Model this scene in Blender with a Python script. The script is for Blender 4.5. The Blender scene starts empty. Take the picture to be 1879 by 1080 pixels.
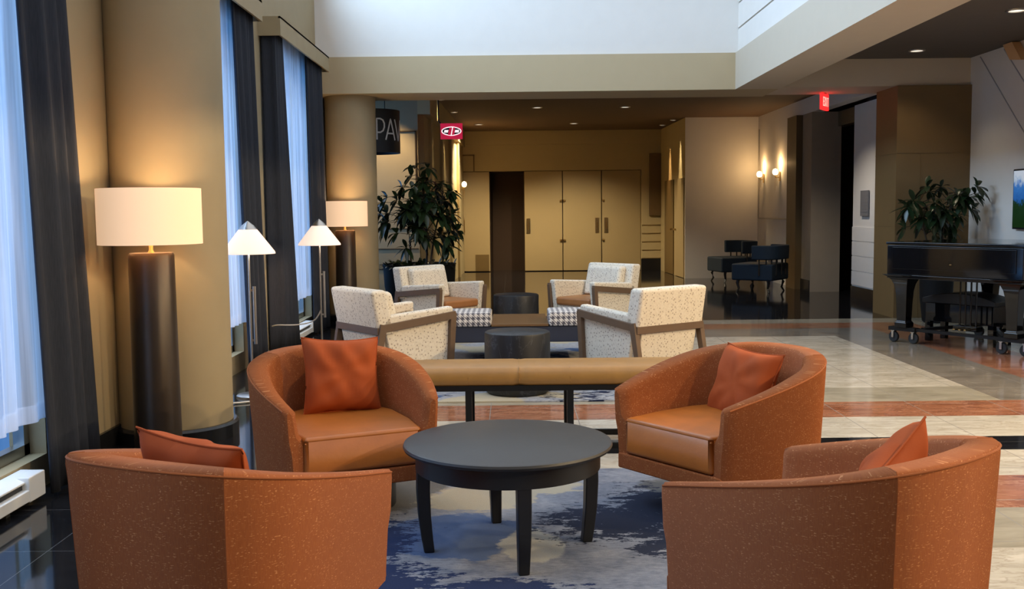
import bpy, bmesh, math, random
from mathutils import Vector, Matrix
random.seed(7)
PI = math.pi
S = bpy.context.scene
COL = S.collection

# ------------------------------------------------------------------ camera
cd = bpy.data.cameras.new('camera')
cam = bpy.data.objects.new('camera', cd)
COL.objects.link(cam)
cd.sensor_width = 36
cd.lens = 1850 / 1879 * 36
cd.clip_end = 200
R0, R1, R2 = Vector((.99994, .00135, -.01096)), Vector((-.01082, -.08189, -.99658)), Vector((-.00224, .99664, -.08187))
cam.matrix_world = Matrix(((R0.x, -R1.x, -R2.x, 0), (R0.y, -R1.y, -R2.y, 0), (R0.z, -R1.z, -R2.z, 1.45), (0, 0, 0, 1)))
S.camera = cam

# ------------------------------------------------------------------ world, exposure, large lights
S.view_settings.view_transform = 'Standard'
S.view_settings.look = 'None'
S.view_settings.exposure = 0.0
S.view_settings.gamma = 1
S.view_settings.use_curve_mapping = False
try:
    S.cycles.use_denoising = True
    S.cycles.max_bounces = 8
    S.cycles.diffuse_bounces = 4
    S.cycles.glossy_bounces = 4
    S.cycles.transparent_max_bounces = 8
    S.cycles.sample_clamp_indirect = 6
    S.cycles.caustics_reflective = False
    S.cycles.caustics_refractive = False
except Exception:
    pass
w = bpy.data.worlds.new('sky')
S.world = w
w.use_nodes = True
wn = w.node_tree
wtc = wn.nodes.new('ShaderNodeTexCoord')
wsp = wn.nodes.new('ShaderNodeSeparateXYZ')
wrp = wn.nodes.new('ShaderNodeValToRGB')                          # bluish towards the horizon, bright overcast overhead
wrp.color_ramp.elements[0].position = .25
wrp.color_ramp.elements[0].color = (.06, .17, .42, 1)
wrp.color_ramp.elements[1].position = .62
wrp.color_ramp.elements[1].color = (.90, .93, 1.0, 1)
wn.links.new(wtc.outputs['Generated'], wsp.inputs[0])
wn.links.new(wsp.outputs[2], wrp.inputs[0])
wn.links.new(wrp.outputs[0], wn.nodes['Background'].inputs[0])
wn.nodes['Background'].inputs[1].default_value = 1.3


def lamp(name, typ, loc, energy, color, rot=None, aim=None, **kw):
    d = bpy.data.lights.new(name, typ)
    d.energy = energy
    d.color = color
    for k, v in kw.items():
        setattr(d, k, v)
    o = bpy.data.objects.new(name, d)
    COL.objects.link(o)
    o.location = loc
    if rot:
        o.rotation_euler = rot
    if aim is not None:
        o.rotation_euler = (Vector(aim) - Vector(loc)).to_track_quat('-Z', 'Y').to_euler()
    return o


BLUE = (.16, .46, 1.0)
WARM = (1.0, .62, .30)
# daylight outside the three windows of the left wall (shining in, +X)
for n, (y0, y1) in enumerate(((.9, 5.387), (7.346, 9.414), (10.611, 12.624), (14.419, 15.834))):
    lamp('window_daylight', 'AREA', (-3.1, (y0 + y1) / 2, 1.75), (13 if n < 3 else 24) * (y1 - y0), BLUE, rot=(0, -PI / 2, 0),
         shape='RECTANGLE', size=2.9, size_y=(y1 - y0))

# daylight through the high windows of the atrium, left side
lamp('clerestory_daylight', 'AREA', (-3.3, 7.4, 5.35), 850, (.48, .71, 1.0), rot=(0, -PI / 2 + .6, 0), shape='RECTANGLE', size=1.5, size_y=10.6)

# ------------------------------------------------------------------ node helpers
class NT:
    def __init__(s, name):
        s.m = bpy.data.materials.new(name)
        s.m.use_nodes = True
        s.t = s.m.node_tree
        s.n = s.t.nodes
        s.b = s.n['Principled BSDF']
        s.out = s.n['Material Output']

    def new(s, typ, **kw):
        x = s.n.new(typ)
        for k, v in kw.items():
            setattr(x, k, v)
        return x

    def link(s, a, b):
        s.t.links.new(a, b)

    def put(s, v, sock):
        if hasattr(v, 'is_output'):
            s.link(v, sock)
        elif isinstance(v, (tuple, list)) and len(v) == 3 and sock.type == 'RGBA':
            sock.default_value = (*v, 1)
        else:
            sock.default_value = v

    def math(s, op, a, b=0.0, c=None):
        x = s.new('ShaderNodeMath', operation=op)
        s.put(a, x.inputs[0])
        s.put(b, x.inputs[1])
        if c is not None:
            s.put(c, x.inputs[2])
        return x.outputs[0]

    def coord(s, which='Object'):
        return s.new('ShaderNodeTexCoord').outputs[which]

    def mapping(s, v, scale=(1, 1, 1), loc=(0, 0, 0), rot=(0, 0, 0)):
        x = s.new('ShaderNodeMapping')
        s.link(v, x.inputs[0])
        x.inputs['Scale'].default_value = scale
        x.inputs['Location'].default_value = loc
        x.inputs['Rotation'].default_value = rot
        return x.outputs[0]

    def noise(s, v, scale, detail=3, rough=.5, dist=0.0):
        x = s.new('ShaderNodeTexNoise')
        s.link(v, x.inputs['Vector'])
        x.inputs['Scale'].default_value = scale
        x.inputs['Detail'].default_value = detail
        x.inputs['Roughness'].default_value = rough
        x.inputs['Distortion'].default_value = dist
        return x.outputs['Fac']

    def ramp(s, f, stops, interp='LINEAR'):
        x = s.new('ShaderNodeValToRGB')
        x.color_ramp.interpolation = interp
        e = x.color_ramp.elements
        while len(e) < len(stops):
            e.new(.5)
        for i, (p, c) in enumerate(stops):
            e[i].position = p
            e[i].color = (*c, 1) if isinstance(c, tuple) else (c, c, c, 1)
        s.link(f, x.inputs[0])
        return x.outputs[0]

    def mix(s, f, a, b):
        x = s.new('ShaderNodeMix', data_type='RGBA')
        s.put(f, x.inputs[0])
        s.put(a, x.inputs[6])
        s.put(b, x.inputs[7])
        return x.outputs[2]

    def sep(s, v):
        x = s.new('ShaderNodeSeparateXYZ')
        s.link(v, x.inputs[0])
        return x.outputs

    def bump(s, h, strength=.2, dist=.01):
        x = s.new('ShaderNodeBump')
        x.inputs['Strength'].default_value = strength
        x.inputs['Distance'].default_value = dist
        s.link(h, x.inputs['Height'])
        s.link(x.outputs[0], s.b.inputs['Normal'])

    def base(s, c=None, rough=.5, metal=0.0, spec=.5):
        if c is not None:
            s.put(c, s.b.inputs['Base Color'])
        s.put(rough, s.b.inputs['Roughness'])
        s.b.inputs['Metallic'].default_value = metal
        s.b.inputs['Specular IOR Level'].default_value = spec
        return s


def srgb(r, g, b):
    f = lambda v: (v / 255 / 12.92) if v / 255 <= .04045 else ((v / 255 + .055) / 1.055) ** 2.4
    return (f(r), f(g), f(b))


def plain(name, c, rough=.6, metal=0.0, spec=.4, var=.06, scale=6.0, bump=0.0):
    t = NT(name)
    n = t.noise(t.coord(), scale, 4)
    dark = tuple(v * (1 - var) for v in c)
    lite = tuple(min(1, v * (1 + var)) for v in c)
    t.base(t.mix(n, dark, lite), rough, metal, spec)
    if bump:
        t.bump(t.noise(t.coord(), scale * 40, 2), bump, .003)
    return t.m


def emit(name, c, strength):
    t = NT(name)
    t.base(c, .6)
    t.put(c, t.b.inputs['Emission Color'])
    t.b.inputs['Emission Strength'].default_value = strength
    return t.m


M = {}
M['wall_beige'] = plain('beige_paint', srgb(162, 145, 112), .75, bump=.05)
M['wall_white'] = plain('white_paint', srgb(232, 226, 216), .7, var=.03)
M['wall_tan'] = plain('tan_paint', srgb(186, 166, 122), .7, var=.03)
M['beam'] = plain('beam_paint', srgb(204, 190, 168), .75, var=.03)
M['olive'] = plain('olive_paint', srgb(190, 170, 134), .75, var=.03)
M['ceil_dark'] = plain('dark_ceiling', srgb(104, 95, 86), .8)
M['ceil_brown'] = plain('brown_ceiling', srgb(106, 84, 64), .8)
M['door'] = plain('door_laminate', srgb(168, 146, 104), .45, var=.05, scale=2)
M['door_edge'] = plain('door_edge', srgb(110, 88, 50), .5)
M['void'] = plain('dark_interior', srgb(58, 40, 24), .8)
M['black_trim'] = plain('black_trim', (.012, .012, .013), .25)
M['brown_pillar'] = plain('bronze_panel', srgb(118, 94, 60), .45, var=.12, scale=3)
M['brown_pillar_dark'] = plain('bronze_panel_dark', srgb(64, 48, 30), .45, var=.12, scale=3)
M['beige_pillar'] = plain('beige_pillar', srgb(160, 142, 118), .7)
M['black_wood'] = plain('black_wood', (.016, .016, .017), .38, var=.15, scale=12)
M['black_top'] = plain('charcoal_tabletop', (.036, .034, .031), .42, var=.1, scale=20)
M['black_stone'] = NT('black_stone').m
M['metal_black'] = plain('black_metal', (.012, .012, .012), .4, .3)
M['chrome'] = plain('chrome', (.7, .7, .7), .18, 1.0, var=.02)
M['brass'] = plain('brass', (.55, .38, .16), .3, 1.0, var=.03)
M['nickel'] = plain('nickel', (.45, .42, .38), .3, 1.0, var=.03)
M['piano'] = plain('piano_lacquer', (.004, .004, .005), .06, 0, .6, var=.1)
M['rubber'] = plain('rubber', (.02, .02, .02), .6)
M['pot_black'] = plain('black_pot', (.008, .008, .008), .75, spec=.2)
M['soil'] = plain('soil', (.03, .02, .012), .9, var=.4, scale=60)
M['bark'] = plain('bark', (.05, .035, .02), .8, var=.3, scale=40)
M['heater'] = plain('heater_enamel', srgb(222, 222, 218), .4, var=.02)
M['heater_slot'] = plain('heater_slot', (.03, .03, .03), .6)
M['cord'] = plain('white_cord', srgb(220, 215, 205), .5)
M['wood'] = plain('walnut_frame', srgb(104, 82, 62), .5, var=.15, scale=14)
M['navy'] = plain('navy_upholstery', srgb(46, 50, 64), .7, bump=.1)
M['teal'] = plain('dark_teal_velvet', srgb(22, 38, 52), .7, bump=.1)
M['dark_leg'] = plain('dark_stained_leg', (.018, .014, .011), .4)
M['plaque'] = plain('grey_plaque', srgb(120, 120, 122), .5, var=.15, scale=30)
M['groove'] = plain('grey_groove', srgb(176, 176, 176), .7)
M['wood_top'] = plain('wood_tabletop', srgb(112, 84, 54), .35, var=.12, scale=8)


def mk_stone():
    t = NT('black_marble')
    n = t.noise(t.mapping(t.coord(), (1, 1, .5)), 3.0, 6, .6, 1.5)
    v = t.ramp(n, [(0, 0.0), (.485, 0.0), (.5, .5), (.515, 0.0), (1, 0.0)])
    t.base(t.mix(v, (.008, .009, .011), (.07, .07, .08)), .45)
    return t.m


M['black_stone'] = mk_stone()


def mk_leather(name, c, rough=.38):
    t = NT(name)
    n = t.noise(t.coord(), 9, 4, .6)
    n2 = t.noise(t.coord(), 60, 3)
    col = t.mix(n, tuple(v * .72 for v in c), tuple(v * 1.1 for v in c))
    t.base(col, rough, 0, .5)
    t.bump(n2, .12, .004)
    return t.m


M['leather'] = mk_leather('cognac_leather', srgb(178, 102, 38))
M['leather_tan'] = mk_leather('tan_leather', srgb(166, 122, 62), .40)
M['leather_seat'] = mk_leather('tan_seat_leather', srgb(170, 112, 62), .42)


def mk_chenille():
    t = NT('chenille')
    uv = t.coord('UV')
    n = t.noise(t.mapping(uv, (60, 9, 1)), 4, 3, .6)          # stripes of yarn
    big = t.noise(t.coord(), 5, 3)
    fleck = t.noise(t.mapping(uv, (24, 70, 1)), 4.0, 1, .4)
    gate = t.noise(t.mapping(uv, (7, 14, 1)), 3.0, 2, .5)
    f = t.math('MULTIPLY', t.ramp(fleck, [(.62, 0.0), (.67, 1.0)]), t.ramp(gate, [(.40, 0.0), (.55, 1.0)]))
    c = t.mix(n, srgb(134, 68, 34), srgb(172, 102, 52))
    c = t.mix(t.math('MULTIPLY', big, .35), c, srgb(132, 72, 42))
    c = t.mix(t.math('MULTIPLY', f, .6), c, srgb(222, 158, 106))
    t.base(c, .85, 0, .2)
    t.b.inputs['Sheen Weight'].default_value = .25
    t.b.inputs['Sheen Roughness'].default_value = .5
    t.put(srgb(214, 150, 120), t.b.inputs['Sheen Tint'])
    # the pile lies sideways along the weave, away from the seams
    a = t.new('ShaderNodeAttribute', attribute_name='nap')
    g = t.new('ShaderNodeNewGeometry')
    v = t.new('ShaderNodeVectorMath', operation='ADD')
    t.link(g.outputs['Normal'], v.inputs[0])
    vt = t.new('ShaderNodeVectorTransform', vector_type='VECTOR', convert_from='OBJECT', convert_to='WORLD')
    t.link(a.outputs['Vector'], vt.inputs[0])
    t.link(vt.outputs[0], v.inputs[1])
    nn = t.new('ShaderNodeVectorMath', operation='NORMALIZE')
    t.link(v.outputs[0], nn.inputs[0])
    bp = t.new('ShaderNodeBump')
    bp.inputs['Strength'].default_value = .25
    bp.inputs['Distance'].default_value = .004
    t.link(n, bp.inputs['Height'])
    t.link(nn.outputs[0], bp.inputs['Normal'])
    t.link(bp.outputs[0], t.b.inputs['Normal'])
    return t.m


M['chenille'] = mk_chenille()


def mk_velvet():
    t = NT('rust_velvet')
    n = t.noise(t.coord(), 7, 3)
    t.base(t.mix(n, srgb(140, 60, 24), srgb(172, 82, 36)), .8, 0, .2)
    t.b.inputs['Sheen Weight'].default_value = .35
    t.put(srgb(230, 130, 80), t.b.inputs['Sheen Tint'])
    t.bump(t.noise(t.coord(), 160, 2), .1, .002)
    return t.m


M['velvet'] = mk_velvet()


def mk_cream():
    t = NT('dotted_cream_fabric')
    v = t.new('ShaderNodeTexVoronoi')
    v.inputs['Scale'].default_value = 42
    v.inputs['Randomness'].default_value = .6
    t.link(t.mapping(t.coord(), rot=(.5, .62, .41)), v.inputs['Vector'])
    d = t.ramp(v.outputs['Distance'], [(.20, 1.0), (.33, 0.0)])
    ring = t.ramp(v.outputs['Distance'], [(.40, 0.0), (.5, .5), (.62, 0.0)])
    n = t.noise(t.coord(), 70, 2)
    c = t.mix(n, srgb(212, 200, 178), srgb(238, 230, 214))
    c = t.mix(t.math('MULTIPLY', ring, .35), c, srgb(190, 168, 130))
    c = t.mix(t.math('MULTIPLY', d, .62), c, srgb(120, 96, 74))
    t.base(c, .85, 0, .2)
    t.bump(n, .2, .004)
    return t.m


M['cream'] = mk_cream()


def mk_hound():
    t = NT('houndstooth_fabric')
    o = t.sep(t.coord())
    k = 20.0
    u = t.math('MULTIPLY', o[0], k)
    v = t.math('MULTIPLY', t.math('ADD', o[1], o[2]), k)
    a = t.math('LESS_THAN', t.math('FRACT', t.math('ADD', u, 50.0)), .5)
    b = t.math('LESS_THAN', t.math('FRACT', t.math('ADD', v, 50.0)), .5)
    same = t.math('COMPARE', a, b, .1)
    diag = t.math('LESS_THAN', t.math('FRACT', t.math('MULTIPLY', t.math('ADD', t.math('ADD', u, v), 100.0), 2.0)), .5)
    f = t.math('ADD', t.math('MULTIPLY', same, a), t.math('MULTIPLY', t.math('SUBTRACT', 1.0, same), diag))
    t.base(t.mix(f, srgb(226, 220, 212), srgb(92, 90, 96)), .85, 0, .2)
    return t.m


M['hound'] = mk_hound()


def mk_marble(name, c1, c2, rough=.12, tile=(.62, .62), grout=(.30, .28, .25), vein=None, gw=.006, spec=.5):
    t = NT(name)
    co = t.coord()
    n = t.noise(t.mapping(co, (1, 2.2, 1)), 1.6, 6, .62, 1.2)
    n2 = t.noise(t.mapping(co, (.7, 2.6, 1)), 5.0, 5, .6, .8)
    f = t.ramp(t.math('ADD', t.math('MULTIPLY', n, .6), t.math('MULTIPLY', n2, .4)), [(.36, 0.0), (.64, 1.0)])
    c = t.mix(f, c1, c2)
    if vein:
        vv = t.ramp(n2, [(.0, 0.0), (.47, 0.0), (.5, .6), (.53, 0.0), (1, 0.0)])
        c = t.mix(vv, c, vein)
    o = t.sep(co)
    gx = t.math('LESS_THAN', t.math('FRACT', t.math('ADD', t.math('DIVIDE', o[0], tile[0]), 50.3)), gw / tile[0])
    gy = t.math('LESS_THAN', t.math('FRACT', t.math('ADD', t.math('DIVIDE', o[1], tile[1]), 50.1)), gw / tile[1])
    c = t.mix(t.math('MAXIMUM', gx, gy), c, grout)
    t.base(c, rough, 0, spec)
    return t.m


M['f_black'] = mk_marble('black_granite_tile', (.006, .006, .007), (.014, .014, .016), .07, grout=(.10, .10, .10), gw=.004)
M['f_cream'] = mk_marble('cream_marble_tile', srgb(176, 168, 150), srgb(214, 206, 190), .14, vein=srgb(156, 144, 124))
M['f_gray'] = mk_marble('grey_marble_tile', srgb(112, 104, 94), srgb(146, 138, 126), .12)
M['f_beige'] = mk_marble('beige_marble_tile', srgb(144, 136, 118), srgb(178, 170, 150), .13)
M['f_orange'] = mk_marble('terracotta_marble_tile', srgb(126, 74, 50), srgb(172, 116, 86), .13, vein=srgb(190, 144, 114))


def mk_rug(name, seed=0.0):
    t = NT(name)
    co = t.mapping(t.coord(), (1, 1, 1), (seed, seed * .7, 0))
    big = t.noise(co, .95, 3, .5, .5)
    big2 = t.noise(t.mapping(co, (1, 1, 1), (4.3, 9.1, 0)), 1.1, 3, .5, .6)
    rag = t.noise(t.mapping(co, (1.0, 2.6, 1)), 9.0, 5, .7)
    fine = t.noise(t.mapping(co, (1, 3, 1)), 34, 2)
    fiber = t.noise(co, 260, 2)
    base = t.mix(t.ramp(fine, [(.3, 0.0), (.7, 1.0)]), srgb(136, 140, 148), srgb(182, 184, 188))
    c = t.mix(t.ramp(t.math('ADD', big2, t.math('MULTIPLY', rag, .10)), [(.60, 0.0), (.615, 1.0)]), base, srgb(184, 174, 150))
    c = t.mix(t.ramp(t.math('ADD', big2, t.math('MULTIPLY', rag, .08)), [(.44, 1.0), (.47, 0.0)]), c, srgb(78, 100, 138))
    nv = t.math('ADD', t.math('MULTIPLY', big, .62), t.math('MULTIPLY', rag, .38))
    c = t.mix(t.ramp(nv, [(.56, 0.0), (.575, 1.0)]), c, srgb(34, 42, 66))
    t.base(t.mix(t.math('MULTIPLY', fiber, .25), c, (.02, .022, .03)), .95, 0, .1)
    t.bump(fiber, .4, .006)
    return t.m




def mk_rug_blots():
    """the near rug: grey ground with cream, blue and navy blots, their edges ragged"""
    t = NT('blotted_rug')
    co = t.coord()
    o = t.sep(co)
    fine = t.noise(t.mapping(co, (1, 2.4, 1)), 26, 4, .7)
    rag = t.noise(t.mapping(co, (1.0, 2.0, 1)), 8.5, 6, .72)
    soft = t.noise(co, 2.6, 4, .6, .6)
    fiber = t.noise(co, 240, 2)
    c = t.mix(t.ramp(t.math('ADD', t.math('MULTIPLY', soft, .6), t.math('MULTIPLY', fine, .4)), [(.36, 0.0), (.62, 1.0)]), srgb(104, 110, 124), srgb(158, 162, 170))

    def blot(c, spots, col, ragged, lo, hi, amount=1.0):
        best = None
        for x, y, rx, ry in spots:
            dx = t.math('DIVIDE', t.math('SUBTRACT', o[0], x), rx)
            dy = t.math('DIVIDE', t.math('SUBTRACT', o[1], y), ry)
            d = t.math('SQRT', t.math('ADD', t.math('MULTIPLY', dx, dx), t.math('MULTIPLY', dy, dy)))
            best = d if best is None else t.math('MINIMUM', best, d)
        v = t.math('ADD', best, t.math('ADD', t.math('MULTIPLY', t.math('SUBTRACT', t.math('ADD', t.math('MULTIPLY', rag, .62), t.math('MULTIPLY', fine, .38)), .5), ragged * 1.35), t.math('MULTIPLY', t.math('SUBTRACT', soft, .5), 1.2)))
        return t.mix(t.math('MULTIPLY', t.ramp(v, [(lo, 1.0), (hi, 0.0)]), amount), c, col)

    c = blot(c, [(-.62, 5.2, .32, .5), (.9, 5.1, .3, .3)], srgb(104, 102, 98), .8, .85, 1.0, .9)
    c = blot(c, [(-.18, 5.0, .34, .30), (0, 5.2, .4, .2)], srgb(188, 178, 154), .8, .80, .92, .95)
    c = blot(c, [(-.28, 4.42, .38, .36), (-.9, 3.9, .3, .5), (.2, 2.9, .5, .4)], srgb(84, 106, 146), .5, .86, .94, .9)
    c = blot(c, [(.06, 4.25, .15, .24)], srgb(186, 186, 176), .5, .85, .95, .9)
    c = blot(c, [(.46, 4.55, .40, .33), (.66, 4.85, .2, .4), (.75, 4.25, .3, .2)], srgb(44, 50, 68), 2.7, .74, .80)
    c = blot(c, [(-.66, 4.35, .26, .45), (-.5, 3.8, .3, .3), (-.05, 3.72, .35, .16), (-1.2, 3.2, .4, .4)], srgb(46, 58, 92), 2.6, .72, .78)
    t.base(t.mix(t.math('MULTIPLY', fiber, .30), c, (.03, .033, .045)), .95, 0, .1)
    t.bump(fiber, .4, .006)
    return t.m


M['rug'] = mk_rug_blots()
M['rug2'] = mk_rug('blue_grey_rug_far', 11.7)


def mk_curtain():
    t = NT('charcoal_drape')
    n = t.noise(t.mapping(t.coord(), (30, 30, 2)), 6, 3)
    t.base(t.mix(n, srgb(38, 41, 48), srgb(58, 61, 69)), .9, 0, .2)
    return t.m


M['drape'] = mk_curtain()


def mk_sheer():
    t = NT('white_voile')
    tr = t.new('ShaderNodeBsdfTransparent')
    tr.inputs[0].default_value = (.95, .97, 1, 1)
    tl = t.new('ShaderNodeBsdfTranslucent')
    tl.inputs[0].default_value = (.86, .9, .95, 1)
    df = t.new('ShaderNodeBsdfDiffuse')
    df.inputs[0].default_value = (.85, .88, .92, 1)
    n = t.noise(t.mapping(t.coord(), (9, 9, .35)), 1.6, 3, .6)
    a = t.new('ShaderNodeMixShader')
    a.inputs[0].default_value = .4
    t.link(tl.outputs[0], a.inputs[1])
    t.link(df.outputs[0], a.inputs[2])
    b = t.new('ShaderNodeMixShader')
    t.link(t.ramp(n, [(.35, .50), (.65, .88)]), b.inputs[0])
    t.link(tr.outputs[0], b.inputs[1])
    t.link(a.outputs[0], b.inputs[2])
    t.link(b.outputs[0], t.out.inputs[0])
    return t.m


M['sheer'] = mk_sheer()


def mk_glass():
    t = NT('window_glass')
    tr = t.new('ShaderNodeBsdfTransparent')
    gl = t.new('ShaderNodeBsdfGlossy')
    gl.inputs['Roughness'].default_value = .02
    a = t.new('ShaderNodeMixShader')
    a.inputs[0].default_value = .06
    t.link(tr.outputs[0], a.inputs[1])
    t.link(gl.outputs[0], a.inputs[2])
    t.link(a.outputs[0], t.out.inputs[0])
    return t.m


M['glass'] = mk_glass()


def mk_shade(name, c, strength):
    t = NT(name)
    n = t.noise(t.mapping(t.coord(), (1, 1, 1)), 90, 2)
    t.base(t.mix(n, tuple(v * .95 for v in c), c), .8, 0, .1)
    t.put(c, t.b.inputs['Emission Color'])
    t.b.inputs['Emission Strength'].default_value = strength
    return t.m


M['shade'] = mk_shade('lit_linen_shade', srgb(255, 212, 170), .62)
M['cone'] = mk_shade('lit_white_shade', srgb(255, 226, 206), .75)
M['bulb'] = emit('lit_bulb', (1, .78, .45), 25)
M['downlight'] = emit('lit_downlight', (1, .9, .75), 1.1)
M['exit'] = emit('lit_exit_sign', (1, .02, .02), 1.6)
M['exit_letter'] = emit('lit_exit_letter', (1, .25, .2), 2.5)
M['sign_red'] = emit('lit_red_panel', (.50, .012, .05), .8)
M['sign_white'] = emit('lit_white_mark', (1, .85, .85), 1.0)
M['sign_black'] = plain('sign_black', (.008, .008, .01), .5)
M['sign_grey'] = plain('sign_grey', srgb(226, 226, 226), .5)
M['lit_soffit'] = plain('painted_lit_soffit', srgb(224, 176, 124), .6)  # the pale warm tone stands for light falling on a soffit


def mk_leaf(name, c):
    t = NT(name)
    n = t.noise(t.coord(), 14, 2)
    t.base(t.mix(n, tuple(v * .5 for v in c), tuple(v * 1.3 for v in c)), .3, 0, .5)
    return t.m


M['leaf'] = mk_leaf('glossy_leaf', (.018, .036, .012))
M['leaf_low'] = mk_leaf('groundcover_leaf', (.012, .026, .008))


def mk_screen():
    t = NT('lit_screen')
    o = t.sep(t.coord())
    n = t.noise(t.coord(), 9, 5, .7)
    edge = t.math('ADD', o[2], t.math('MULTIPLY', n, .35))
    c = t.ramp(t.math('ADD', edge, .3), [(.2, (.01, .04, .01)), (.42, (.015, .05, .02)), (.47, (.03, .16, .55)), (.62, (.05, .25, .75)), (.70, (.6, .75, .95)), (.74, (.75, .85, 1))])
    t.base((0, 0, 0), .2)
    t.put(c, t.b.inputs['Emission Color'])
    t.b.inputs['Emission Strength'].default_value = .55
    return t.m


M['screen'] = mk_screen()


# ------------------------------------------------------------------ mesh helpers
def BM():
    return bmesh.new()


def box(bm, x0, x1, y0, y1, z0, z1, mat=None):
    v = [bm.verts.new(p) for p in ((x0, y0, z0), (x1, y0, z0), (x1, y1, z0), (x0, y1, z0), (x0, y0, z1), (x1, y0, z1), (x1, y1, z1), (x0, y1, z1))]
    fs = [bm.faces.new([v[i] for i in q]) for q in ((0, 3, 2, 1), (4, 5, 6, 7), (0, 1, 5, 4), (1, 2, 6, 5), (2, 3, 7, 6), (3, 0, 4, 7))]
    if mat:
        for q in v:
            q.co = mat @ q.co
    return fs


def hexa(bm, bot, top):
    v = [bm.verts.new(p) for p in list(bot) + list(top)]
    n = len(bot)
    bm.faces.new(v[:n][::-1])
    bm.faces.new(v[n:])
    for i in range(n):
        j = (i + 1) % n
        bm.faces.new((v[i], v[j], v[n + j], v[n + i]))


def prism(bm, pts, z0, z1):
    hexa(bm, [(x, y, z0) for x, y in pts], [(x, y, z1) for x, y in pts])


def lathe(bm, prof, n=32, c=(0, 0, 0), cap=True):
    rings = []
    for r, z in prof:
        rings.append([bm.verts.new((c[0] + r * math.cos(2 * PI * i / n), c[1] + r * math.sin(2 * PI * i / n), c[2] + z)) for i in range(n)])
    for a, b in zip(rings, rings[1:]):
        for i in range(n):
            j = (i + 1) % n
            bm.faces.new((a[i], a[j], b[j], b[i]))
    if cap:
        if prof[0][0] > 1e-5:
            bm.faces.new(rings[0][::-1])
        if prof[-1][0] > 1e-5:
            bm.faces.new(rings[-1])


def tube(bm, pts, r, n=8, r1=None):
    pts = [Vector(p) for p in pts]
    rings = []
    up = Vector((0, 0, 1))
    for i, p in enumerate(pts):
        d = (pts[min(i + 1, len(pts) - 1)] - pts[max(i - 1, 0)]).normalized()
        s = d.cross(up)
        if s.length < .05:
            s = d.cross(Vector((1, 0, 0)))
        s.normalize()
        q = s.cross(d)
        rr = r if r1 is None else r + (r1 - r) * i / (len(pts) - 1)
        rings.append([bm.verts.new(p + s * rr * math.cos(2 * PI * k / n) + q * rr * math.sin(2 * PI * k / n)) for k in range(n)])
    for a, b in zip(rings, rings[1:]):
        for i in range(n):
            j = (i + 1) % n
            bm.faces.new((a[i], a[j], b[j], b[i]))
    bm.faces.new(rings[0][::-1])
    bm.faces.new(rings[-1])


def bar(bm, p0, p1, w, t, up=(0, 0, 1), w1=None, t1=None):
    """rectangular bar between two points; w along the side axis, t along the up-ish axis"""
    p0, p1 = Vector(p0), Vector(p1)
    d = (p1 - p0).normalized()
    s = d.cross(Vector(up)).normalized()
    q = s.cross(d)
    w1 = w if w1 is None else w1
    t1 = t if t1 is None else t1
    e = ((-1, -1), (1, -1), (1, 1), (-1, 1))
    hexa(bm, [p0 + s * a * w / 2 + q * b * t / 2 for a, b in e], [p1 + s * a * w1 / 2 + q * b * t1 / 2 for a, b in e])


def obj(name, bm, mat, parent=None, smooth=False, bevel=0.0, seg=3, sub=0, loc=None, rot=None):
    bmesh.ops.recalc_face_normals(bm, faces=bm.faces)
    me = bpy.data.meshes.new(name)
    bm.to_mesh(me)
    bm.free()
    for m in (mat if isinstance(mat, list) else [mat]):
        me.materials.append(m)
    o = bpy.data.objects.new(name, me)
    COL.objects.link(o)
    if smooth or bevel:
        for p in me.polygons:
            p.use_smooth = True
        if not bevel:
            me.set_sharp_from_angle(angle=.75)
    if bevel:
        md = o.modifiers.new('bevel', 'BEVEL')
        md.width = bevel
        md.segments = seg
        md.limit_method = 'ANGLE'
        md.angle_limit = .6
        md.harden_normals = True
    if sub:
        md = o.modifiers.new('sub', 'SUBSURF')
        md.levels = md.render_levels = sub
    if parent:
        o.parent = parent
    if loc:
        o.location = loc
    if rot:
        o.rotation_euler = rot
    return o


def tag(o, label, cat, group=None, kind=None):
    o['label'] = label
    o['category'] = cat
    if group:
        o['group'] = group
    if kind:
        o['kind'] = kind
    return o


def struct(name, bm, mat, label, cat, **kw):
    return tag(obj(name, bm, mat, **kw), label, cat, kind='structure')


def thing(name, label, cat, loc=(0, 0, 0), rz=0.0, group=None):
    o = bpy.data.objects.new(name, None)
    COL.objects.link(o)
    o.empty_display_size = .1
    o.location = loc
    o.rotation_euler = (0, 0, rz)
    return tag(o, label, cat, group)


def copy_tree(o, parent=None):
    c = o.copy()
    COL.objects.link(c)
    if parent:
        c.parent = parent
    for ch in o.children:
        copy_tree(ch, c)
    return c


def dup(o, loc, rz, label, group=None):
    c = copy_tree(o)
    c.location = loc
    c.rotation_euler = (0, 0, rz)
    c['label'] = label
    if group:
        c['group'] = group
    return c


def head(hx, hy):
    """rotation that turns local -Y to the direction (hx, hy)"""
    return math.atan2(hx, -hy)


# ------------------------------------------------------------------ floor
XB = [-2.75, -1.30, 3.65, 4.3, 5.0, 9.0]  # layout positions throughout worked out from image pixels, then written as world numbers
YB = [-4.0, 4.2, 4.777, 5.365, 5.942, 6.301, 6.932, 7.487, 8.086, 11.426, 12.177, 12.732, 13.2, 25.247]  # depths throughout were scaled about the camera for the longer lens, then baked
FM = ['f_black', 'f_cream', 'f_gray', 'f_beige', 'f_orange']


def floor_mat(x, y):
    if x < -1.30 or y > 13.2:
        return 0
    if y < 4.2:
        return 1
    for lim, k in ((4.777, 3), (5.365, 4), (5.942, 1), (6.301, 0), (6.932, 1), (7.487, 4)):
        if y < lim:
            return k
    if x > 5.0 or y > 12.732:
        return 3
    if x > 4.3 or y > 12.177:
        return 4
    if x > 3.65 or y > 11.426:
        return 2
    return 3 if y < 8.086 else 1


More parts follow.
